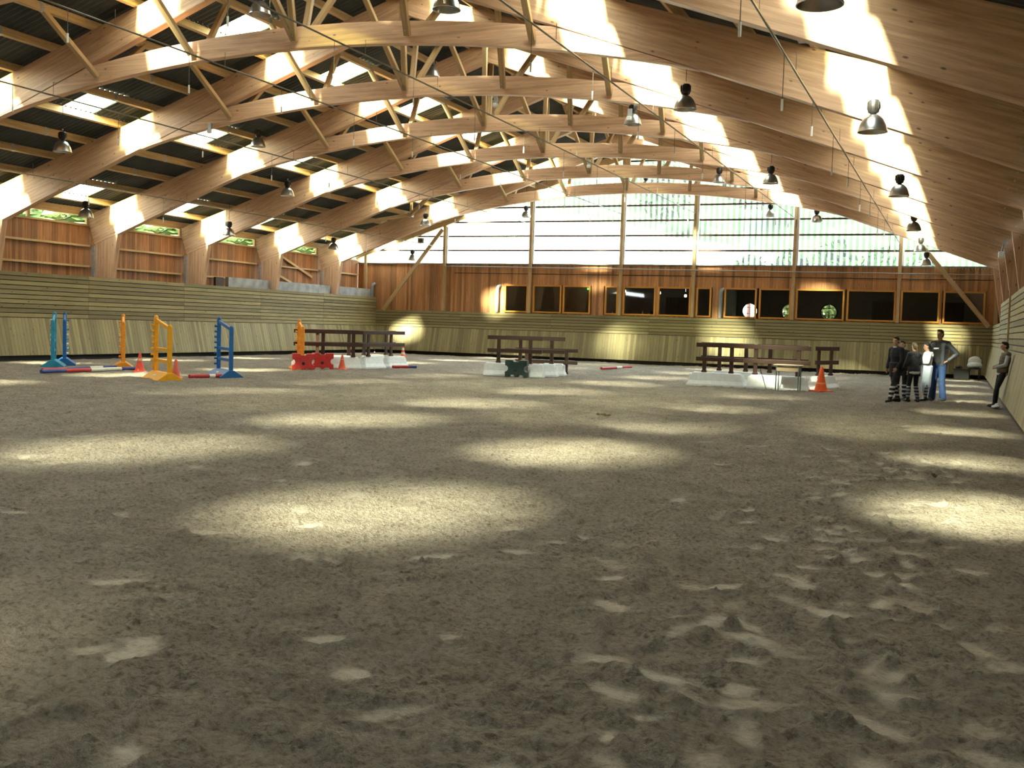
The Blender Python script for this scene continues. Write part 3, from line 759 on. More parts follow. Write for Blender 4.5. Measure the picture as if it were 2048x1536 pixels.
# concrete upstands visible behind the left kick wall
cn = 0
for y0, y1 in ((34.9, 37.7), (38.0, 42.45), (42.8, D)):
    cn += 1
    mb = MB(); mb.box((-27.65, (y0 + y1) / 2, 1.6), (.16, y1 - y0, 3.16))
    tag(mb.build('concrete_panel', CONC), ['grey concrete panel behind the left kick wall, furthest from the gable', 'long grey concrete panel behind the left kick wall, below the diagonal boards', 'grey concrete panel behind the left kick wall, in the corner'][cn - 1], 'concrete panel', 'concrete panels behind the left kick wall')
mb = MB(); mb.box((-27.7, 34.45, 2.9), (.1, .5, .5)); tag(mb.build('hatch', plain('dark_brown_board', (.05, .025, .012))), 'small dark brown hatch in the left wall beside the first concrete panel', 'hatch')
for k, (a, b_) in enumerate([((39.0, 4.55), (42.0, 3.55)), ((38.2, 3.45), (39.0, 3.62)), ((39.0, 3.60), (41.9, 2.75))]):
    mb = MB(); mb.beam((-28.33, a[0], a[1]), (-28.33, b_[0], b_[1]), .05, .10)
    tag(mb.build('diagonal_board', PALE), ['upper long diagonal brace board on the left wall', 'short diagonal board on the left wall, left of the lower brace', 'lower long diagonal brace board on the left wall above the concrete panel'][k], 'brace board', 'diagonal boards on the left wall')

# ------------------------------------------------------------------ kick walls
def kick(name, p0, p1, inward, ztop, boff):
    """sloping boards below, horizontal boards above; p0->p1 along the wall, inward = unit vector into the arena"""
    p0 = Vector(p0); p1 = Vector(p1); d = (p1 - p0); L = d.length; d.normalize(); inw = Vector(inward)
    root = MB(); w = .135; k = 0; t = 0
    while t < L - .01:
        ww = min(w, L - t); c = p0 + d * (t + ww / 2)
        a = c + inw * boff * .98 + Vector((0, 0, .15)); b = c + Vector((0, 0, ZK - .012))
        root.beam(a, b, .022, ww - .007, d); t += w
    n = int(round((ztop - ZK) / .145)); hgt = (ztop - ZK) / n
    for i in range(n):
        t = 0; off = (i % 2) * 1.2
        z = ZK + (i + .5) * hgt
        cuts = [0]; q = 4.77
        while q < L - .5: cuts.append(q); q += 4.77
        cuts.append(L)
        for c0, c1 in zip(cuts[:-1], cuts[1:]):
            root.beam(p0 + d * (c0 + .004) + Vector((0, 0, z)), p0 + d * (c1 - .004) + Vector((0, 0, z)), .028, hgt - .024)
    o = root.build(name, KICK); tag(o, kind='structure')
    bk = MB(); A = p0 - inw * .03; B = p1 - inw * .03
    bk.add([A + Vector((0, 0, -.3)), B + Vector((0, 0, -.3)), B + Vector((0, 0, ztop - .02)), A + Vector((0, 0, ztop - .02))], [[0, 1, 2, 3]])
    bk.add([A - inw * .05 + Vector((0, 0, -.3)), B - inw * .05 + Vector((0, 0, -.3)), B - inw * .05 + Vector((0, 0, ztop - .02)), A - inw * .05 + Vector((0, 0, ztop - .02))], [[3, 2, 1, 0]])
    bk.build('backing_board', BLACKP, o)
    return o
kick('wall_left_kickboards', (XL, D, 0), (XL, Y0, 0), (1, 0, 0), ZT, .30)
kick('wall_far_kickboards', (XL, D, 0), (XR, D, 0), (0, -1, 0), ZLOW, .30)
kick('wall_right_kickboards', (XR, D, 0), (XR, 38.1, 0), (-1, 0, 0), ZLOW, XR - XRB)
kick('wall_right_high_kickboards', (XR, 38.1, 0), (XR, Y0, 0), (-1, 0, 0), ZT, XR - XRB)
mb = MB(); mb.box((XR - .03, 31.0, 1.95), (.06, .10, 2.1)); tag(mb.build('corner_strip', PALE), 'pale upright batten on the right kick wall beside the leaning person', 'batten')
# back wall behind the viewer
mb = MB(); mb.box((XC, Y0 - .1, 5), (32, .2, 10.5)); tag(mb.build('wall_back', plain('dark_back_boards', (.05, .04, .03), .8)), kind='structure')

# ------------------------------------------------------------------ far wall: timber, glazing, windows
YW = D + .13
WINS = [(-20.17, -18.96), (-18.70, -17.26), (-17.18, -15.82), (-15.11, -14.48), (-14.24, -12.70), (-12.60, -11.09), (-10.83, -10.16), (-9.58, -8.17), (-8.06, -6.70), (-6.49, -4.49), (-4.39, -2.44), (-2.25, -.75), (-.62, .95)]
ZW0, ZW1, ZS = 2.20, 3.52, 4.48
def far_wall():
    mb = MB(); w = .118; x = XC - 15.3
    while x < XC + 15.3:
        xc = x + w / 2
        inside = any(a - .02 < xc < b + .02 for a, b in WINS)
        if inside:
            mb.box((xc, YW, ZW0 / 2), (w - .004, .035, ZW0)); mb.box((xc, YW, (ZW1 + ZS) / 2), (w - .004, .035, ZS - ZW1))
        else: mb.box((xc, YW, ZS / 2), (w - .004, .035, ZS))
        x += w
    o = mb.build('wall_far', wood('larch_cladding_lit', (.37, .16, .065), (.58, .29, .125), knots=.45, rough=.55, island=.5)); tag(o, kind='structure')  # paler copy of the larch cladding; light on this wall put into its colour
    s = MB(); s.box((XC, YW - .03, ZS + .02), (30.6, .14, .05)); tag(s.build('trim_3', GREY), kind='structure')
far_wall()
for k, (a, b) in enumerate(WINS):
    fr = MB(); w = .07
    fr.box(((a + b) / 2, YW - .01, ZW0 + w / 2), (b - a, .13, w)); fr.box(((a + b) / 2, YW - .01, ZW1 - w / 2), (b - a, .13, w))
    fr.box((a + w / 2, YW - .01, (ZW0 + ZW1) / 2), (w, .13, ZW1 - ZW0 - 2 * w)); fr.box((b - w / 2, YW - .01, (ZW0 + ZW1) / 2), (w, .13, ZW1 - ZW0 - 2 * w))
    f = fr.build(f'window_{wn}', ORANGEW); tag(f, kind='structure'); wn += 1
    g = MB(); g.box(((a + b) / 2, YW + .02, (ZW0 + ZW1) / 2), (b - a - .1, .012, ZW1 - ZW0 - .1)); g.build('window_pane', PANE, f)
# gable glazing: corrugated clear sheets between posts
POSTX = [-27.9, -23.43, -18.86, -14.37, -10.98, -6.62, -2.35, 1.35]
GW = .25
for k, (a, b) in enumerate(zip([XC - 15.3] + POSTX[1:-1], POSTX[1:-1] + [XC + 15.3])):
    mb = MB(); n = int((b - a) / (GW / 6)); vs = []; fs = []
    for i in range(n + 1):
        x = a + (b - a) * i / n; ph = (x / GW) % 1
        dy = .035 if ph < .28 else (0 if .40 < ph < .88 else (.035 * (1 - (ph - .28) / .12) if ph <= .40 else .035 * (ph - .88) / .12))
        zt = max(ZS + .04, zroof(x) + .1)
        vs += [(x, YW + .05 + dy, ZS), (x, YW + .05 + dy, zt)]
    for i in range(n):
        ph = ((a + (b - a) * (i + .5) / n) / GW) % 1
        mb.add(vs[2 * i:2 * i + 4], [[0, 2, 3, 1]], None, 1 if (ph < .40 or ph > .88) else 0)
    tag(mb.build(f'window_{wn}', [GLAZ, RIBS]), kind='structure'); wn += 1
# posts in front
PLAB = ['far left corner', 'second from the left', 'third from the left', 'left of the centre windows', 'right of the centre windows', 'third from the right', 'second from the right', 'far right corner']
for k, x in enumerate(POSTX):
    mb = MB(); zt = 9.695 - .325 * abs(x - XC)
    mb.beam((x, YW - .11, ZLOW + .01), (x, YW - .11, zt), .14, .16, (0, 1, 0)); o = mb.build('gable_post', PALE, bevel=.006)
    tag(o, f'square timber gable post, {PLAB[k]}, in front of the far wall', 'post', 'gable posts')
    if 0 < k < 7:
        s = MB(); s.box((x + .11, YW - .07, (ZS + zt) / 2), (.07, .07, zt - ZS - .1)); s.build('drip_channel', WHITEP, o)
for j, z in enumerate((5.15, 5.83, 6.51, 7.19, 7.87, 8.55, 9.2)):
    for k, (a, b) in enumerate(zip(POSTX[:-1], POSTX[1:])):
        # clip to the roof slope
        lim = (9.72 - z) / .32
        a2 = max(a + .07, XC - lim); b2 = min(b - .07, XC + lim)
        if b2 - a2 < .3: continue
        mb = MB(); mb.box(((a2 + b2) / 2, YW + .0, z), (b2 - a2, .06, .075))
        tag(mb.build('glazing_rail', BROWN), f'thin dark glazing rail, {ORD[j + 1]} up in the {ORD[k + 1]} gable bay from the left', 'rail', 'rails across the gable glazing')
for sg in (-1, 1):
    mb = MB(); mb.prism([(XC, 10.05), (XC + sg * 15.4, 10.05 - .32 * 15.4), (XC + sg * 15.4, 9.70 - .325 * 15.4), (XC, 9.70)][::sg], -.10, .10, fxz(YW - .05), ang=-sg * math.atan(.32))
    tag(mb.build('gable_rafter', PALE), f'slim timber rafter along the {"left" if sg < 0 else "right"} top edge of the glazed gable', 'rafter')
for (a, b, l) in (((-26.75, 2.15), (-23.5, 6.15), 'long diagonal timber brace across the left end of the gable wall'), ((1.12, 2.1), (-1.55, 5.35), 'long diagonal timber brace across the right end of the gable wall')):
    mb = MB(); mb.beam((a[0], YW - .27, a[1]), (b[0], YW - .27, b[1]), .10, .18, (0, 1, 0) if False else (0, 0, 1)); tag(mb.build('diagonal_brace', PALE, bevel=.006), l, 'brace')
for k, x in enumerate((-27.5, -20.52, -9.73)):
    mb = MB(); mb.tube([(x, YW - .12, ZLOW + .01), (x, YW - .12, 3.30), (x + .02, YW - .10, 3.40), (x + .10, YW, 3.46)], .085, 12)
    tag(mb.build('duct_pipe', GREY, smooth=True), ['grey vent pipe in the left corner of the far wall', 'grey vent pipe left of the first dark window', 'grey vent pipe between the narrow window and the right hand windows'][k], 'pipe', 'vent pipes on the far wall')
mb = MB(); mb.tube([(-23.4, YW - .22, 4.36), (1.2, YW - .22, 4.18)], .022, 8); tag(mb.build('conduit_pipe', GREY), 'thin grey conduit running across the top of the far timber wall', 'pipe')
mb = MB(); mb.tube([(-22.9, YW - .03, 4.05), (1.2, YW - .03, 3.98)], .018, 6); tag(mb.build('cable', BLACKP), 'dark cable along the far timber wall under the conduit', 'cable')

# viewing room behind the windows
def room():
    ya, yb, xa, xb = YW + .06, 51.0, -21.0, 1.6
    mb = MB(); RX = [(-9.3, 2.62), (-7.43, 2.62), (-5.62, 2.64)]; R_ = .37
    # back wall with three round openings
    xs = [xa]; yz = []
    def quad(x0, x1, z0, z1): mb.add([(x0, yb, z0), (x1, yb, z0), (x1, yb, z1), (x0, yb, z1)], [[0, 1, 2, 3]])
    cur = xa
    for cx, cz in RX:
        h = .5; quad(cur, cx - h, 0, 4.3); quad(cx - h, cx + h, 0, cz - h); quad(cx - h, cx + h, cz + h, 4.3); cur = cx + h
        n = 32; vs = []; fs = []
        for i in range(n):
            a = 2 * PI * i / n; m_ = max(abs(math.cos(a)), abs(math.sin(a)))
            vs += [(cx + R_ * math.cos(a), yb, cz + R_ * math.sin(a)), (cx + h * math.cos(a) / m_, yb, cz + h * math.sin(a) / m_)]
        for i in range(n): j = (i + 1) % n; fs.append([2 * i, 2 * i + 1, 2 * j + 1, 2 * j])
        mb.add(vs, fs)
    quad(cur, xb, 0, 4.3)
    for x in (xa, xb, -15.3, -9.95): mb.add([(x, ya, 0), (x, yb, 0), (x, yb, 4.3), (x, ya, 4.3)], [[0, 1, 2, 3]])
    tag(mb.build('wall_viewing_room', ROOMW), kind='structure')
    fl = MB(); fl.add([(xa, ya, .9), (xb, ya, .9), (xb, yb, .9), (xa, yb, .9)], [[0, 1, 2, 3]]); tag(fl.build('floor_viewing_room', ROOMW), kind='structure')
    ce = MB(); ce.box(((xa + xb) / 2, (ya + yb) / 2, 4.36), (xb - xa, yb - ya, .08)); tag(ce.build('ceiling_viewing_room', ROOMW), kind='structure')
    global wn
    for cx, cz in RX:
        f = MB(); n = 32; pts = [(cx + (R_ + .0) * math.cos(2 * PI * i / n), yb - .02, cz + (R_ + .0) * math.sin(2 * PI * i / n)) for i in range(n + 1)]
        f.tube(pts, .035, 6, cap=False)
        for dz in (-.13, .17): w_ = math.sqrt(R_ ** 2 - dz ** 2); f.box((cx, yb, cz + dz), (2 * w_, .03, .025))
        f.box((cx, yb, cz), (.03, .03, 2 * R_))
        tag(f.build(f'window_{wn}', BLACKP), kind='structure'); wn += 1
    for k, (x, w_) in enumerate(((-12.9, 1.1), (-3.2, 1.0), (-.3, 1.0))):
        d = MB(); d.box((x, yb - .05, 2.05), (w_, .06, 2.3)); o = d.build(f'door_{k + 1}', DOORW); tag(o, kind='structure')
        h_ = MB(); h_.tube([(x + w_ * .4, yb - .14, 2.0), (x + w_ * .3, yb - .14, 2.0)], .015, 8); h_.build('door_handle', GALV, o)
    for k, (x, y, z) in enumerate(((-17.5, 50.9, 3.55), (-16.5, 50.9, 3.75))):
        e = MB(); e.box((x, y - .03, z), (.16, .04, .10)); tag(e.build('exit_light', EXITG), ['small green emergency light glowing in the second dark window', 'small green emergency light glowing in the third dark window'][k], 'emergency light')
    for k, (x, y) in enumerate(((-14.7, 48.0), (-13.4, 49.5), (-11.9, 48.6))):
        e = MB(); e.lathe([(.0, .08), (.05, .07), (.07, .0), (.05, -.05), (0, -.06)], 12, (x, y, 3.35 if k != 2 else 3.2)); e.tube([(x, y, 3.4), (x, y, 4.33)], .008, 5)
        tag(e.build('ceiling_spot', ROOMLAMP), ['small lit lamp behind the narrow window left of centre', 'small lit lamp behind the left centre window', 'small lit lamp behind the right centre window'][k], 'lamp', 'lamps in the viewing room')
    c = MB(); c.box((-12.7, ya + .35, 2.16), (4.9, .5, .05)); tag(c.build('counter', DESKW), 'pale counter shelf behind the centre windows', 'counter')
    for k, (x, h_) in enumerate(((-14.85, .18), (-13.4, .24), (-13.1, .14))):
        b = MB(); b.lathe([(0, 0), (.035, 0), (.035, h_ * .6), (.014, h_ * .8), (.014, h_), (0, h_)], 12, (x, ya + .3, 2.185)); tag(b.build('bottle', WHITETIP), ['white bottle behind the narrow window left of centre', 'taller pale bottle behind the left centre window', 'short pale bottle right of the taller one on the counter'][k], 'bottle', 'bottles on the counter')
    b = MB(); b.box((-12.85, ya + .3, 2.30), (.32, .10, .24)); tag(b.build('monitor', BLACKP), 'small black screen standing on the counter behind the centre mullion', 'screen')
    b = MB(); b.box((-12.2, ya + .28, 2.195), (.35, .22, .02), .2); tag(b.build('paper_stack', WHITETIP), 'white papers lying on the counter behind the right centre window', 'papers')
room()

# ------------------------------------------------------------------ outside
def outside():
    nx, ny = 90, 70; xs = np.linspace(-60, 40, nx); ys = np.concatenate([np.linspace(-30, 54, 30), np.linspace(55.5, 130, 40)])
    mb = MB(); vs = []; fs = []
    for y in ys:
        for x in xs:
            h = 0.0
            h = max(0, (y - 56) * .42); h = min(h, 26) + .8 * mnoise.noise(Vector((x * .12, y * .12, 0))) * min(1, max(0, (y - 54) / 6))
            if x < -31: h = max(h, min(9, (-31 - x) * .9))
            if x > 5: h = max(h, min(9, (x - 5) * .9))
            if XL - 3 < x < 4 and y < 54: h = -.25
            vs.append((x, y, h - .2))
    for j in range(len(ys) - 1):
        for i in range(nx - 1): fs.append([j * nx + i, j * nx + i + 1, (j + 1) * nx + i + 1, (j + 1) * nx + i])
    mb.add(vs, fs); tag(mb.build('ground', HILL, smooth=False), kind='structure')
    # trees on the bank
    def crown(n, r, sq):
        m = MB()
        for k in range(n):
            while True:
                p = Vector((rnd.uniform(-1, 1), rnd.uniform(-1, 1), rnd.uniform(-1, 1)))
                if .35 < p.length < 1: break
            p = Vector((p.x * r, p.y * r, p.z * r * sq)); a = Vector((rnd.gauss(0, 1), rnd.gauss(0, 1), rnd.gauss(0, 1))).normalized(); b = a.orthogonal().normalized(); c = a.cross(b)
            s_ = rnd.uniform(.12, .24)
            m.add([p - b * s_, p + c * s_ * .5, p + b * s_, p - c * s_ * .5], [[0, 1, 2, 3]])
        return m
    base = None
    spots = [(-10.6, 57.5, 4.9, .95), (-8.5, 58.0, 5.0, 1.0), (-6.2, 57.6, 5.5, 1.15), (-4.0, 58.2, 5.0, 1.0), (-2.0, 57.8, 4.9, .9), (-7.3, 53.2, 3.9, .95), (-5.4, 53.4, 3.9, .95), (-19.5, 72.0, 6.0, 1.8), (-14.0, 74.0, 7.0, 2.2)]
    nm = ['low behind the gable glass, leftmost of the five bushes above the sill', 'low behind the gable glass, second of the five bushes above the sill', 'low behind the gable glass, tallest of the five bushes above the sill', 'low behind the gable glass, fourth of the five bushes above the sill', 'low behind the gable glass, rightmost of the five bushes above the sill', 'seen through the middle round window', 'seen through the right hand round window', 'high on the bank left of the central gable bay', 'high on the bank behind the central gable bay']
    for k, (x, y, h, r) in enumerate(spots):
        zg = max(-.4, (y - 56) * .42 - .3)
        t = thing('leafy_bush', f'green leafy bush {nm[k]}', 'bush', (x, y, zg), 0, 'bushes beyond the gable')
        if base is None:
            base = crown(900, 1.0, 1.05).build('crown', LEAF, t)
            hm = base.data.copy(); hm.materials.clear(); hm.materials.append(HEDGE)
        else:
            c = base.copy(); COL.objects.link(c); c.parent = t
        cr = t.children[0]
        if k in (5, 6): cr.data = hm
        cr.scale = (r, r, r * 1.15); cr.location = (0, 0, h - r * .6); cr.rotation_euler = (0, 0, k * 1.3)
        tr = MB(); tr.tube([(0, 0, 0), (.05, 0, h * .6)], [.16, .08], 8); tr.build('trunk', BROWN, t)
    # leafy hedges seen through the strip windows on the left
    for k in range(7):
        c = base.copy(); c.data = hm; COL.objects.link(c); c.name = 'hedge'; c.parent = None
        y = 16 + 5.2 * k; c.location = (-31.3, y, 5.1); c.scale = (1.0, 2.55, 1.1); c.rotation_euler = (0, 0, 0)
        tag(c, 'green hedge foliage outside the left strip windows', 'hedge', 'hedge outside the left strip windows', 'stuff')
outside()

# ------------------------------------------------------------------ pendant lamps
def lamp_proto():
    t = thing('pendant_lamp', '', 'lamp')
    m = MB(); m.lathe([(0, .50), (.075, .50), (.095, .47), (.10, .36), (.085, .30), (.05, .28), (.05, .245), (0, .245)], 20); hb = m.build('ballast_housing', DARKMETAL, t, smooth=True)
    f = MB()
    for k in range(10): a = 2 * PI * k / 10; f.box((.10 * math.cos(a), .10 * math.sin(a), .41), (.02, .006, .12), a)
    f.build('cooling_fins', DARKMETAL, hb)
    m = MB(); m.lathe([(.05, .265), (.075, .262), (.12, .235), (.165, .185), (.20, .115), (.222, .045), (.23, .0), (.238, -.004), (.238, -.018), (.226, -.018), (.222, .0), (.195, .10), (.15, .18), (.10, .225), (.05, .245)], 36); m.build('reflector', ALU, t, smooth=True)
    m = MB(); m.lathe([(0, .235), (.048, .23), (.055, .15), (.035, .08), (0, .06)], 16); m.build('bulb', PALEGREY, t, smooth=True)
    h = MB(); h.tube([(0, 0, .50), (-.02, 0, .54), (0, 0, .57), (.02, 0, .545)], .008, 6); h.build('hook', GALV, t)
    return t
LAMPS = [(-1.45, 11.05, 4.93, 0), (-1.45, 18.11, 4.93, 0), (-1.45, 26.46, 4.93, 0), (-1.45, 35.24, 4.95, 0), (-1.45, 42.15, 4.83, 0), (-1.31, 44.9, 4.49, 0),
         (-5.4, 21.36, 6.14, 1), (-5.4, 32.05, 6.08, 1), (-5.4, 43.15, 6.07, 1),
         (-8.1, 15.79, 6.81, 2), (-8.1, 26.58, 6.93, 2), (-8.1, 37.34, 6.90, 2), (-7.6, 45.4, 6.55, 2),
         (-25.7, 25.42, 4.59, 3), (-25.7, 32.52, 4.67, 3), (-25.7, 39.75, 4.70, 3), (-24.8, 45.4, 4.61, 3),
         (-21.7, 20.65, 5.74, 4), (-21.7, 30.59, 5.84, 4), (-21.7, 40.84, 5.84, 4),
         (-20.5, 27.28, 6.94, 5), (-20.5, 38.11, 6.98, 5), (-18.8, 45.3, 6.63, 5),
         (-13.9, 18.49, 7.98, 6), (-13.9, 26.28, 8.45, 6), (-13.1, 45.3, 7.88, 6)]
ROWL = ['row beside the right wall', 'second row from the right', 'third row from the right', 'row beside the left wall', 'second row from the left', 'third row from the left', 'row under the ridge']
lp = None; cnt = {}; tot = {}
for l in LAMPS: tot[l[3]] = tot.get(l[3], 0) + 1
for (x, y, z, r) in LAMPS:
    cnt[r] = cnt.get(r, 0) + 1
    if lp is None: lp = lamp_proto(); o = lp
    else: o = copy_tree(lp_clean)
    if o is lp: lp_clean = lp
    o.location = (x, y, z)
    k = cnt[r]
    pos = 'nearest' if k == 1 else ('furthest' if k == tot[r] else f'{ORD[k]} nearest')
    tag(o, f'bell shaped metal high-bay lamp, {pos} in the {ROWL[r]}', 'lamp', 'high-bay lamps hanging from the roof')
for o in [q for q in COL.objects if q.name.startswith('pendant_lamp')]:
    zt = zroof(o.location.x) + .02 - o.location.z
    c = MB(); c.tube([(0, 0, .56), (0, 0, max(.62, zt))], .007, 5); c.build('cable', BLACKP, o)
# conduits with hanging sockets
for k, (x, z, ya, n) in enumerate(((-23.45, 5.27, 19.5, 'leftmost'), (-19.1, 6.45, 13.0, 'second from the left'), (-14.4, 6.80, 10.0, 'left of the middle pair'), (-11.0, 6.80, 10.0, 'right of the middle pair'), (-6.6, 6.48, 9.0, 'second from the right'), (-2.4, 5.45, 8.0, 'rightmost'))):
    t = thing('ceiling_conduit', f'long thin conduit under the arches with hanging sockets, {n}', 'conduit', (x, 0, z), 0, 'conduits under the arches')
    m = MB(); m.tube([(0, ya, 0), (0, YW - .2, 0), (0, YW - .19, -.35)], .018, 8); m.build('pipe', RODM, t)
    y = ya + .7; j = 0
    while y < D - 1:
        d = MB(); L = .42 if j % 2 else .62
        d.tube([(0, y, 0), (0, y, -L)], .006, 5); o = d.build('drop_cord', RODM, t)
        w = MB(); w.tube([(0, y, -L), (0, y, -L - .16)], .018, 8); w.build('socket', WHITETIP, o)
        h = MB(); h.tube([(0, y + 1.1, 0), (0, y + 1.1, .30)], .006, 5); h.build('hanger', RODM, t)
        y += 3.1; j += 1
# wind braces: two timbers meeting at a metal shoe under a purlin
for (apex, e1, e2, l) in (((-2.35, 16.37, 6.10), (-3.5, 14.12, 6.2), (-1.0, 14.12, 5.35), 'pale wind brace with metal shoe under the right roof slope, near the camera'),
                          ((-22.1, 40.2, 6.22), (-23.8, 38.0, 5.6), (-20.0, 38.0, 6.75), 'pale wind brace with metal shoe under the left roof slope, near the gable')):
    t = thing('wind_brace', l, 'brace', apex)
    A = Vector(apex)
    for e in (e1, e2):
        m = MB(); m.beam((0, 0, 0), Vector(e) - A, .10, .16); m.build('timber', PALE, t, bevel=.006)
    m = MB(); zt = zroof(apex[0]) - apex[2] + .03; m.beam((0, .06, 0), (0, .06, zt), .10, .10); m.build('hanger_post', PALE, t, bevel=.006)
    m = MB(); m.box((0, 0, -.01), (.20, .22, .20)); m.build('shoe', GALV, t, bevel=.01)
# floodlights / speakers
m = MB(); t = thing('speaker', 'small grey loudspeaker hung at the left end of the gable glazing', 'speaker', (-23.7, 44.2, 5.45), .3)
m.box((0, 0, 0), (.30, .22, .24)); m.build('cabinet', GREY, t, bevel=.01)
m = MB(); m.lathe([(0, .0), (.08, .0), (.09, .012), (.07, .02), (0, .01)], 18); o = m.build('cone', BLACKP, t); o.rotation_euler = (PI / 2, 0, 0); o.location = (0, -.112, 0)
m = MB(); m.tube([(0, 0, .12), (0, 0, .62)], .012, 6); m.build('bracket', RODM, t)
t = thing('floodlight', 'small floodlight on a grey bracket on the right hand column', 'floodlight', (1.02, 32.9, 4.02), 0)
m = MB(); m.box((0, 0, 0), (.16, .16, .18)); m.build('lens', plain('lit_lens', (.85, .9, .95), .2), t, bevel=.02)
m = MB(); m.tube([(0, 0, .05), (.05, -.05, .3), (.12, -.02, .42)], .03, 8); m.build('bracket', GREY, t)
for k, (x, y, z) in enumerate(((-19.2, 23.4, 6.72), (-10.6, 23.4, 6.98), (-7.2, 23.4, 6.5), (-11.5, 33.0, 6.98))):
    t = thing('sensor', ['small white sensor clipped under the left part of the third nearest arch', 'small grey sensor clipped on the third nearest arch near its middle', 'small white sensor clipped under the right part of the third nearest arch', 'pair of small white sensors under the fifth nearest arch'][k], 'sensor', (x, y, z), 0, 'small sensors under the arches')
    m = MB(); m.box((0, 0, .06), (.10, .05, .16)); m.build('clip', GALV, t)
    m = MB(); m.box((0, -.02, -.08), (.12, .10, .10)); m.build('head', WHITETIP, t, bevel=.02)

# ------------------------------------------------------------------ jumps
def stand(name, label, tall, short, mat, pegmats, pegside=-1, group='jump stands'):
    """wing stand: tall and short upright, two rungs, sloping top bar, tent shaped foot, pegs"""
    a = Vector(tall); b = Vector(short); d = b - a; W = d.length; rz = math.atan2(d.y, d.x)
    t = thing(name, label, 'jump stand', (a.x, a.y, 0), rz, group)
    for (x, h, nm) in ((0, 1.55, 'tall_upright'), (W, 1.34, 'short_upright')):
        m = MB(); m.beam((x, 0, .10), (x, 0, h - .05), .10, .085, (1, 0, 0))
        m.lathe([(.0, .06), (.03, .052), (.047, .03), (.052, 0), (.052, -.04)], 16, (x, 0, h - .05)); m.build(nm, mat, t, bevel=.012)
    for z in (.74, .46):
        m = MB(); m.beam((.04, 0, z), (W - .04, 0, z), .06, .075); m.build('rung', mat, t, bevel=.008)
    m = MB(); m.beam((.03, 0, 1.44), (W - .03, 0, 1.25), .06, .085); m.build('top_bar', mat, t, bevel=.008)
    P = [(-.31, 0), (.31, 0), (.31, .03), (.10, .17), (.065, .30), (-.065, .30), (-.10, .17), (-.31, .03)]
    m = MB(); m.prism([(-.31, 0), (.31, 0), (.31, .03), (.07, .20), (-.07, .20), (-.31, .03)][::-1], -.10, W + .10, lambda x, y, e: (e, x, y)); f = m.build('foot', mat, t, bevel=.012)
    s = MB(); 
    for q in (-1,):
        s.add([(W / 2 - .10, q * .205, .115), (W / 2 + .10, q * .205, .115), (W / 2 + .10, q * .165, .145), (W / 2 - .10, q * .165, .145)], [[0, 1, 2, 3]])
    s.build('sticker', WHITEPAINT, f)
    for k in range(8):
        z = .32 + .142 * k
        m = MB(); m.tube([(0, pegside * .035, z), (0, pegside * .085, z - .002), (0, pegside * .112, z + .008)], [.026, .027, .036], 10)
        m.build('peg', pegmats[k % len(pegmats)], t)
    return t
stand('jump_stand', 'bright yellow jump stand with sloping top bar in front of the red cone', (-18.05, 20.12), (-17.15, 19.58), YELLOW, [YELLOW])
stand('jump_stand', 'dark blue jump stand with sloping top bar beside the red pole', (-18.10, 22.55), (-17.12, 21.82), BLUE, [BLUE])
stand('jump_stand', 'orange jump stand seen edge on behind the striped poles', (-22.32, 23.52), (-21.62, 22.80), ORANGEP, [ORANGEP])
stand('jump_stand', 'leftmost blue jump stand with white pegs on its left side', (-23.95, 22.55), (-23.28, 21.86), LBLUE, [WHITEPAINT, LBLUE, REDP, WHITEPAINT])
stand('jump_stand', 'blue jump stand with white pegs on its right side, just behind the leftmost stand', (-24.80, 23.74), (-24.08, 23.04), BLUE, [WHITEPAINT, LBLUE], 1)
stand('jump_stand', 'orange jump stand with many pegs rising behind the red blocks', (-19.11, 27.70), (-18.66, 27.25), ORANGEP, [ORANGEP, YELLOW])

def pole(label, a, b, segs, r=.05, z=.062):
    a = Vector((a[0], a[1], z)); b = Vector((b[0], b[1], z)); t = thing('jump_pole', label, 'pole', a, 0, 'jump poles on the sand')
    p = 0
    for f, m_ in segs:
        m = MB(); m.tube([(b - a) * p, (b - a) * f], r, 14)
        o = m.build('pole_band', m_, t, smooth=True); p = f
    return t
pole('blue, red and white striped jump pole lying nearest the orange stand', (-20.99, 19.35), (-20.98, 22.55), [(.24, POLEBLUE), (.50, POLERED), (.84, WHITEPAINT), (1, POLEBLUE)])
pole('red and blue jump pole lying just behind the striped pole', (-21.55, 19.9), (-21.7, 22.6), [(.3, POLERED), (.62, POLEBLUE), (.8, WHITEPAINT), (1, POLEBLUE)])
pole('red jump pole with white band lying between the yellow and blue stands', (-17.52, 20.72), (-17.25, 21.72), [(.55, POLERED), (.72, WHITEPAINT), (1, POLERED)])
pole('short red jump pole with dark end right of the left white barriers', (-17.38, 30.65), (-16.98, 31.55), [(.66, POLERED), (1, POLEBLUE)])
pole('red jump pole with white middle lying alone right of the central jump', (-12.25, 37.4), (-11.93, 40.2), [(.48, POLERED), (.66, WHITEPAINT), (1, POLERED)])

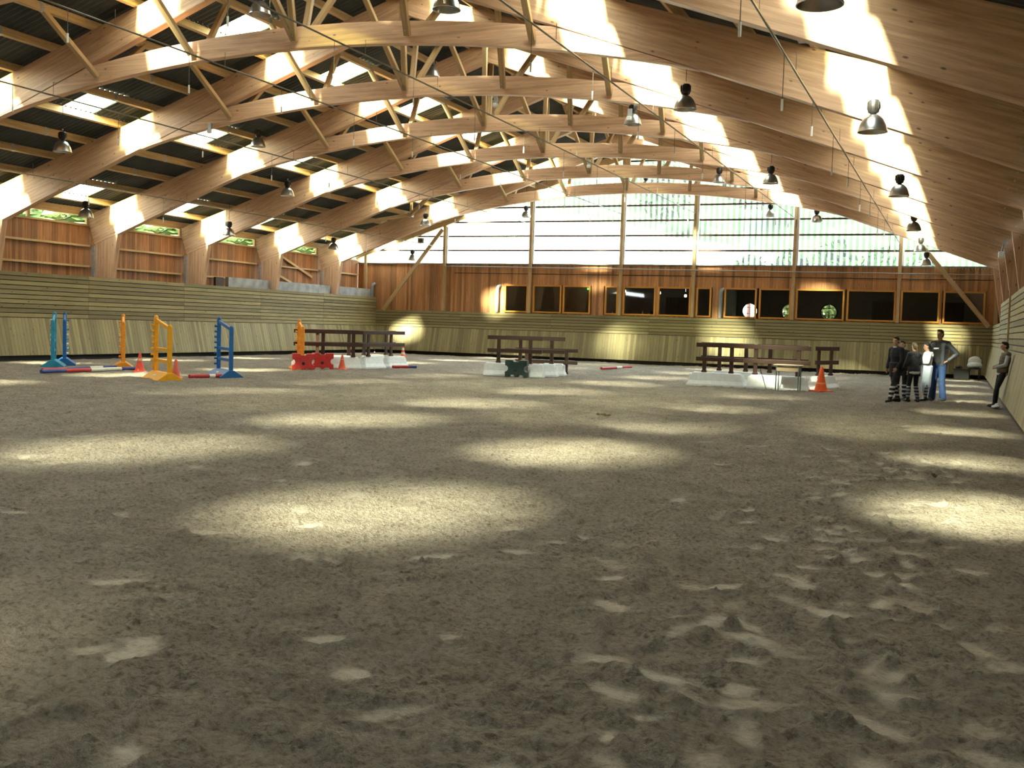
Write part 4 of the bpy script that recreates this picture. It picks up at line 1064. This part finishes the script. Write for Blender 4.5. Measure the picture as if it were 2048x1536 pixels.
def cone(label, x, y, h, mat, bands=False, band_m=None):
    t = thing('traffic_cone', label, 'cone', (x, y, 0), rnd.random(), 'traffic cones')
    s = h / .5
    m = MB(); m.lathe([(.135 * s, .03 * s), (.125 * s, .05 * s), (.095 * s, .16 * s), (.07 * s, .27 * s), (.045 * s, .40 * s), (.03 * s, .49 * s), (.022 * s, .50 * s), (.0, .50 * s)], 22); m.build('cone_body', mat, t, smooth=True)
    m = MB(); m.box((0, 0, .018 * s), (.33 * s, .33 * s, .036 * s)); m.build('cone_base', mat, t, bevel=.01)
    if bands:
        for z0, z1 in bands:
            r = lambda z: (.133 - .222 * (z - .03) + .02 * 0) * s
            def rr_(z): 
                P = [(.05, .125), (.16, .095), (.27, .07), (.40, .045), (.49, .03)]
                for (za, ra), (zb, rb) in zip(P[:-1], P[1:]):
                    if za <= z <= zb: return (ra + (rb - ra) * (z - za) / (zb - za)) * s + .003
                return .03 * s + .003
            m = MB(); m.lathe([(rr_(z0), z0 * s), (rr_((z0 + z1) / 2), (z0 + z1) / 2 * s), (rr_(z1), z1 * s)], 22); m.build('band', band_m or CONEW, t, smooth=True)
cone('red traffic cone with worn label between the orange and yellow stands', -20.28, 22.0, .52, CONE1, [(.30, .36)], plain('worn_label', (.62, .42, .30), .6))
cone('faded red traffic cone half hidden behind the yellow stand', -17.77, 20.52, .49, plain('cone_faded', (.72, .16, .11), .55))
cone('orange traffic cone in front of the left white barriers', -17.88, 28.30, .49, plain('cone_dull', (.80, .15, .07), .5), [(.33, .36)], plain('worn_label_pale', (.70, .40, .28), .6))
cone('small orange and white striped cone near the far kick wall', -22.79, 41.08, .47, CONE2, [(.12, .22), (.33, .43)])
cone('tall bright orange traffic cone at the right end of the right hand jump', -3.43, 30.05, .70, CONE2, [(.16, .19)], plain('cone_band', (.95, .35, .2), .45))

def notch_block(label, x, y, rz, mat, cat='block'):
    t = thing('jump_block', label, cat, (x, y, 0), rz, 'notched plastic blocks')
    w, h, r = .34, .52, .095
    P = []
    P += [(-w, 0), (-w + .10, 0), (-w + .13, .07), (-.06, .07), (-.03, 0), (.03, 0), (.06, .07), (w - .13, .07), (w - .10, 0), (w, 0)]
    n = 10
    P += [(w, h / 2 - r)] + [(w - r * math.sin(PI * k / n), h / 2 - r * math.cos(PI * k / n)) for k in range(1, n)] + [(w, h / 2 + r)]
    P += [(w, h), (.10, h), (.07, h - .05), (-.07, h - .05), (-.10, h), (-w, h)]
    P += [(-w, h / 2 + r)] + [(-w + r * math.sin(PI * k / n), h / 2 + r * math.cos(PI * k / n)) for k in range(1, n)] + [(-w, h / 2 - r)]
    m = MB(); m.prism(P, -.17, .17, lambda a, b, e: (a, e, b)); m.build('block_body', mat, t, bevel=.014)
    m = MB(); 
    for sx in (-1, 1): m.lathe([(0, 0), (.05, 0), (.055, .01), (0, .012)], 16, (0, 0, 0))
    q = MB(); q.lathe([(0, 0), (.045, 0), (.05, .012), (.03, .02), (0, .02)], 18); o = q.build('hub', BLACKP, t); o.rotation_euler = (PI / 2, 0, 0); o.location = (0, -.165, h * .42)
    for sx in (-.15, .15):
        q = MB(); q.box((sx, -.175, h * .78), (.12, .02, .08)); q.build('pad', mat, t, bevel=.008)
    return t
notch_block('red notched plastic block nearest, below the orange stand', -18.35, 26.85, .62, REDP)
notch_block('red notched plastic block standing behind the nearest red block', -18.38, 27.95, .55, REDP)
notch_block('dark green notched plastic block between the white barriers of the central jump', -12.38, 29.50, .18, GREENP)
m = MB(); m.lathe([(0, -.01), (.10, -.01), (.115, 0), (.10, .01), (0, .01)], 20); o = m.build('disc', WHITEP); o.rotation_euler = (PI / 2, 0, .3); o.location = (-18.57, 26.72, .21)
tag(o, 'round white plastic disc against the left side of the nearest red block', 'disc')

def barrier(label, a, b, flare=.10, knob=False, h=.40):
    a = Vector((a[0], a[1], 0)); b = Vector((b[0], b[1], 0)); L = (b - a).length; rz = math.atan2(b.y - a.y, b.x - a.x)
    t = thing('jump_barrier', label, 'barrier', (a + b) / 2, rz, 'white plastic jump barriers')
    m = MB(); bw, tw = .23, .10; hl = L / 2
    v = []
    for (z, w, l) in ((0, bw, hl), (.06, bw, hl), (.17, .155, hl - flare * .45), (h - .02, tw, hl - flare), (h, tw - .02, hl - flare - .02)):
        v += [(-l, -w, z), (l, -w, z), (l, w, z), (-l, w, z)]
    f = [[3, 2, 1, 0], [16, 17, 18, 19]]
    for k in range(4):
        for i in range(4): f.append([4 * k + i, 4 * k + (i + 1) % 4, 4 * k + 4 + (i + 1) % 4, 4 * k + 4 + i])
    m.add(v, f); m.build('barrier_body', WHITEP, t, bevel=.012)
    for sx in (-1, 1):
        r = MB(); r.prism([(-bw * .9, .0), (bw * .9, 0), (tw * .8, h - .05), (-tw * .8, h - .05)][::-1], sx * (hl - flare * .55) - .02, sx * (hl - flare * .55) + .02, lambda x, y, e: (e, x, y)); r.build('end_rib', WHITEP, t, bevel=.006)
    if knob:
        k_ = MB(); k_.lathe([(0, -.09), (.06, -.07), (.085, 0), (.06, .07), (0, .09)], 16); o = k_.build('knob', WHITEP, t, smooth=True); o.location = (knob * (hl + .02), -.05, .24)
    return t
barrier('white barrier at the front of the left jump, behind the orange cone', (-18.56, 28.45), (-17.75, 29.2))
barrier('white barrier in the middle of the left jump', (-17.98, 29.6), (-17.80, 30.6))
barrier('white barrier at the right end of the left jump', (-17.75, 30.75), (-17.55, 31.75))
barrier('white barrier at the back left of the left jump', (-19.3, 29.2), (-18.5, 30.2))
barrier('white barrier at the back right of the left jump', (-18.6, 30.7), (-18.4, 31.8))
barrier('white barrier at the left end of the central jump, against the green block', (-13.55, 29.72), (-12.72, 29.85), .02, 1)
barrier('white barrier right of the green block in the central jump', (-12.05, 29.86), (-11.66, 29.93), .03, -1)
barrier('white barrier behind the right end of the central jump', (-12.2, 30.62), (-11.5, 30.75))
barrier('white barrier furthest back in the central jump', (-12.3, 31.3), (-11.5, 31.45))
barrier('long white barrier at the left front of the right hand jump', (-7.18, 30.05), (-5.50, 30.0), .14)
barrier('long white barrier at the front centre of the right hand jump, behind the desk', (-5.46, 30.0), (-3.75, 29.98), .10)
barrier('white barrier at the right end of the right hand jump, behind the tall cone', (-3.75, 30.6), (-3.35, 32.2), .12)
barrier('white barrier at the back of the right hand jump', (-6.9, 31.75), (-5.3, 31.72), .12)

def fence(label, a, b, posts, z0=.40, group='brown jump fences'):
    a = Vector((a[0], a[1], 0)); b = Vector((b[0], b[1], 0)); L = (b - a).length; rz = math.atan2(b.y - a.y, b.x - a.x)
    t = thing('jump_fence', label, 'jump fence', (a.x, a.y, z0), rz, group)
    for z in (.79, .385):
        m = MB(); m.beam((0, -.05, z), (L, -.05, z), .05, .12); m.build('rail', BROWN, t, bevel=.006)
    for p in posts:
        m = MB(); m.beam((L * p, .0, 0), (L * p, .0, .80), .11, .06, (0, 1, 0)) ; m.beam((L * p - .07, 0, .03), (L * p + .07, 0, .03), .10, .06); m.build('post', BROWN, t, bevel=.006)
    return t
fence('brown fence on the front barrier of the left jump', (-19.35, 27.75), (-17.65, 29.15), (.42, .86))
fence('brown fence on the right barriers of the left jump', (-17.92, 29.3), (-17.62, 31.75), (.22, .72))
fence('brown fence at the back left of the left jump', (-19.9, 28.8), (-18.35, 30.2), (.3, .8))
fence('brown fence at the back right of the left jump', (-18.65, 30.2), (-18.35, 32.4), (.25, .8))
fence('brown fence at the front of the central jump', (-13.5, 29.78), (-11.75, 30.0), (.20, .78))
fence('brown fence just behind the front one in the central jump', (-13.3, 30.72), (-11.35, 30.92), (.25, .78))
fence('low brown fence standing on the sand behind the central jump', (-13.75, 32.6), (-11.65, 33.0), (.18, .82), 0.0)
fence('brown fence on the left front barrier of the right hand jump', (-6.95, 30.02), (-5.55, 30.0), (.17, .73))
fence('brown fence on the front centre barrier of the right hand jump', (-5.58, 29.99), (-3.72, 29.97), (.18, .82))
fence('brown fence at the back left of the right hand jump', (-7.2, 31.75), (-5.6, 31.74), (.35, .85))
fence('brown fence at the back centre of the right hand jump', (-5.5, 31.74), (-4.0, 31.72), (.25, .8))
fence('short brown fence at the right end of the right hand jump', (-3.75, 30.9), (-3.25, 32.1), (.2, .75))
# desk and whip
t = thing('school_desk', 'small school desk with pale top and green metal legs before the right hand jump', 'desk', (-4.24, 29.45, 0), -.02)
m = MB(); m.box((0, 0, .725), (.74, .50, .025)); m.build('desk_top', DESKW, t, bevel=.006)
m = MB(); m.box((0, -.20, .61), (.58, .02, .10)); m.build('apron', DESKW, t)
for sx in (-1, 1):
    m = MB(); m.tube([(sx * .30, -.20, 0), (sx * .30, -.20, .64), (sx * .26, -.20, .70), (sx * .18, -.20, .705)], .017, 8); m.build('leg', DECK, t)
    m = MB(); m.tube([(sx * .30, .20, 0), (sx * .30, .20, .70)], .017, 8); m.build('leg', DECK, t)
    m = MB(); m.tube([(sx * .30, -.20, .66), (sx * .30, .20, .66)], .014, 8); m.build('side_tube', DECK, t)
t = thing('riding_whip', 'thin black riding whip leaning on the white barrier left of the desk', 'whip', (-4.86, 29.66, 0))
m = MB(); m.tube([(0, 0, .005), (-.17, .10, .46)], [.006, .010], 6); m.build('shaft', BLACKP, t)
m = MB(); m.tube([(-.165, .097, .45), (-.205, .12, .56)], .014, 8); m.build('grip', BLACKP, t)
# sand clods and droppings
def lump(name, label, cat, x, y, r, mat, n=1):
    m = MB()
    for k in range(n):
        cx, cy = (rnd.uniform(-.14, .14), rnd.uniform(-.07, .07)) if n > 1 else (0, 0)
        rr_ = r * rnd.uniform(.7, 1.1)
        bm = bmesh.new(); bmesh.ops.create_icosphere(bm, subdivisions=3, radius=rr_)
        for v in bm.verts: v.co *= 1 + .35 * mnoise.noise(v.co * (2.2 / rr_) + Vector((k, 1.7 * k, 0)))
        vs = [(v.co.x + cx, v.co.y + cy, v.co.z * .75 + rr_ * .55) for v in bm.verts]; fs = [[v.index for v in f.verts] for f in bm.faces]; bm.free()
        m.add(vs, fs)
    o = m.build(name, mat, smooth=False); o.location = (x, y, 0); tag(o, label, cat)
lump('clod', 'brown clod lying on the sand in front of the group of people', 'clod', -.19, 12.77, .062, plain('clod_brown', (.13, .085, .05), .9, 0, .4, 30))
lump('horse_droppings', 'small heap of horse droppings on the sand between the patches of light', 'droppings', -5.82, 18.0, .035, plain('dung', (.11, .075, .035), .9, 0, .4, 30), 9)
# far right corner: crate, chair, jacket
t = thing('crate', 'black crate with a dark bag on it beside the chair in the right corner', 'crate', (.22, 44.4, 0), -.1)
m = MB(); m.box((0, 0, .20), (.56, .40, .40)); m.build('crate_body', BLACKP, t, bevel=.02)
m = MB(); m.box((0, 0, .41), (.60, .44, .04)); m.build('crate_rim', BLACKP, t, bevel=.01)
lump('bag', 'dark crumpled bag lying on the black crate', 'bag', .10, 44.4, .12, BLACKP, 1); COL.objects['bag'].location.z = .41
t = thing('chair', 'black chair with a white jacket over it in the right corner', 'chair', (.66, 44.55, 0), -.15)
m = MB(); m.box((0, 0, .44), (.44, .42, .04)); m.build('seat', BLACKP, t, bevel=.01)
m = MB(); m.box((0, .20, .74), (.42, .035, .30)); m.build('backrest', BLACKP, t, bevel=.01)
for sx in (-1, 1):
    m = MB(); m.tube([(sx * .19, -.18, 0), (sx * .19, -.18, .43)], .017, 8); m.build('leg', BLACKP, t)
    m = MB(); m.tube([(sx * .19, .19, 0), (sx * .19, .19, .62)], .017, 8); m.build('leg', BLACKP, t)


# ------------------------------------------------------------------ light
def sun(name, d, s, ang, c):
    l = bpy.data.lights.new(name, 'SUN'); l.energy = s; l.angle = math.radians(ang); l.color = c
    o = bpy.data.objects.new(name, l); COL.objects.link(o)
    o.rotation_euler = Vector(d).normalized().to_track_quat('-Z', 'Y').to_euler(); o.location = (0, -20, 30)
sun('sun', (.31, 1.18, -1), 62.0, 8.0, (1, .99, .92))
# the corrugated panels fan the sunlight out along the hall: two added sun lamps stand in for that scatter
sun('added_scatter_sun_steep', (.02, 1, -.38), 46.0, 8.0, (1, .99, .93))
sun('added_scatter_sun_flat', (.0, 1, -.18), 50.0, 7.0, (1, .99, .93))
w = bpy.data.worlds.new('sky'); SC.world = w; w.use_nodes = True
n = w.node_tree; bg = n.nodes['Background']
bg.inputs[0].default_value = (.80, .92, 1.0, 1); bg.inputs[1].default_value = 14.0
SC.view_settings.view_transform = 'Standard'; SC.view_settings.look = 'None'
SC.view_settings.exposure = 0.0; SC.view_settings.gamma = 1.0; SC.view_settings.use_curve_mapping = False
SC.cycles.diffuse_bounces = 3; SC.cycles.glossy_bounces = 2; SC.cycles.max_bounces = 8
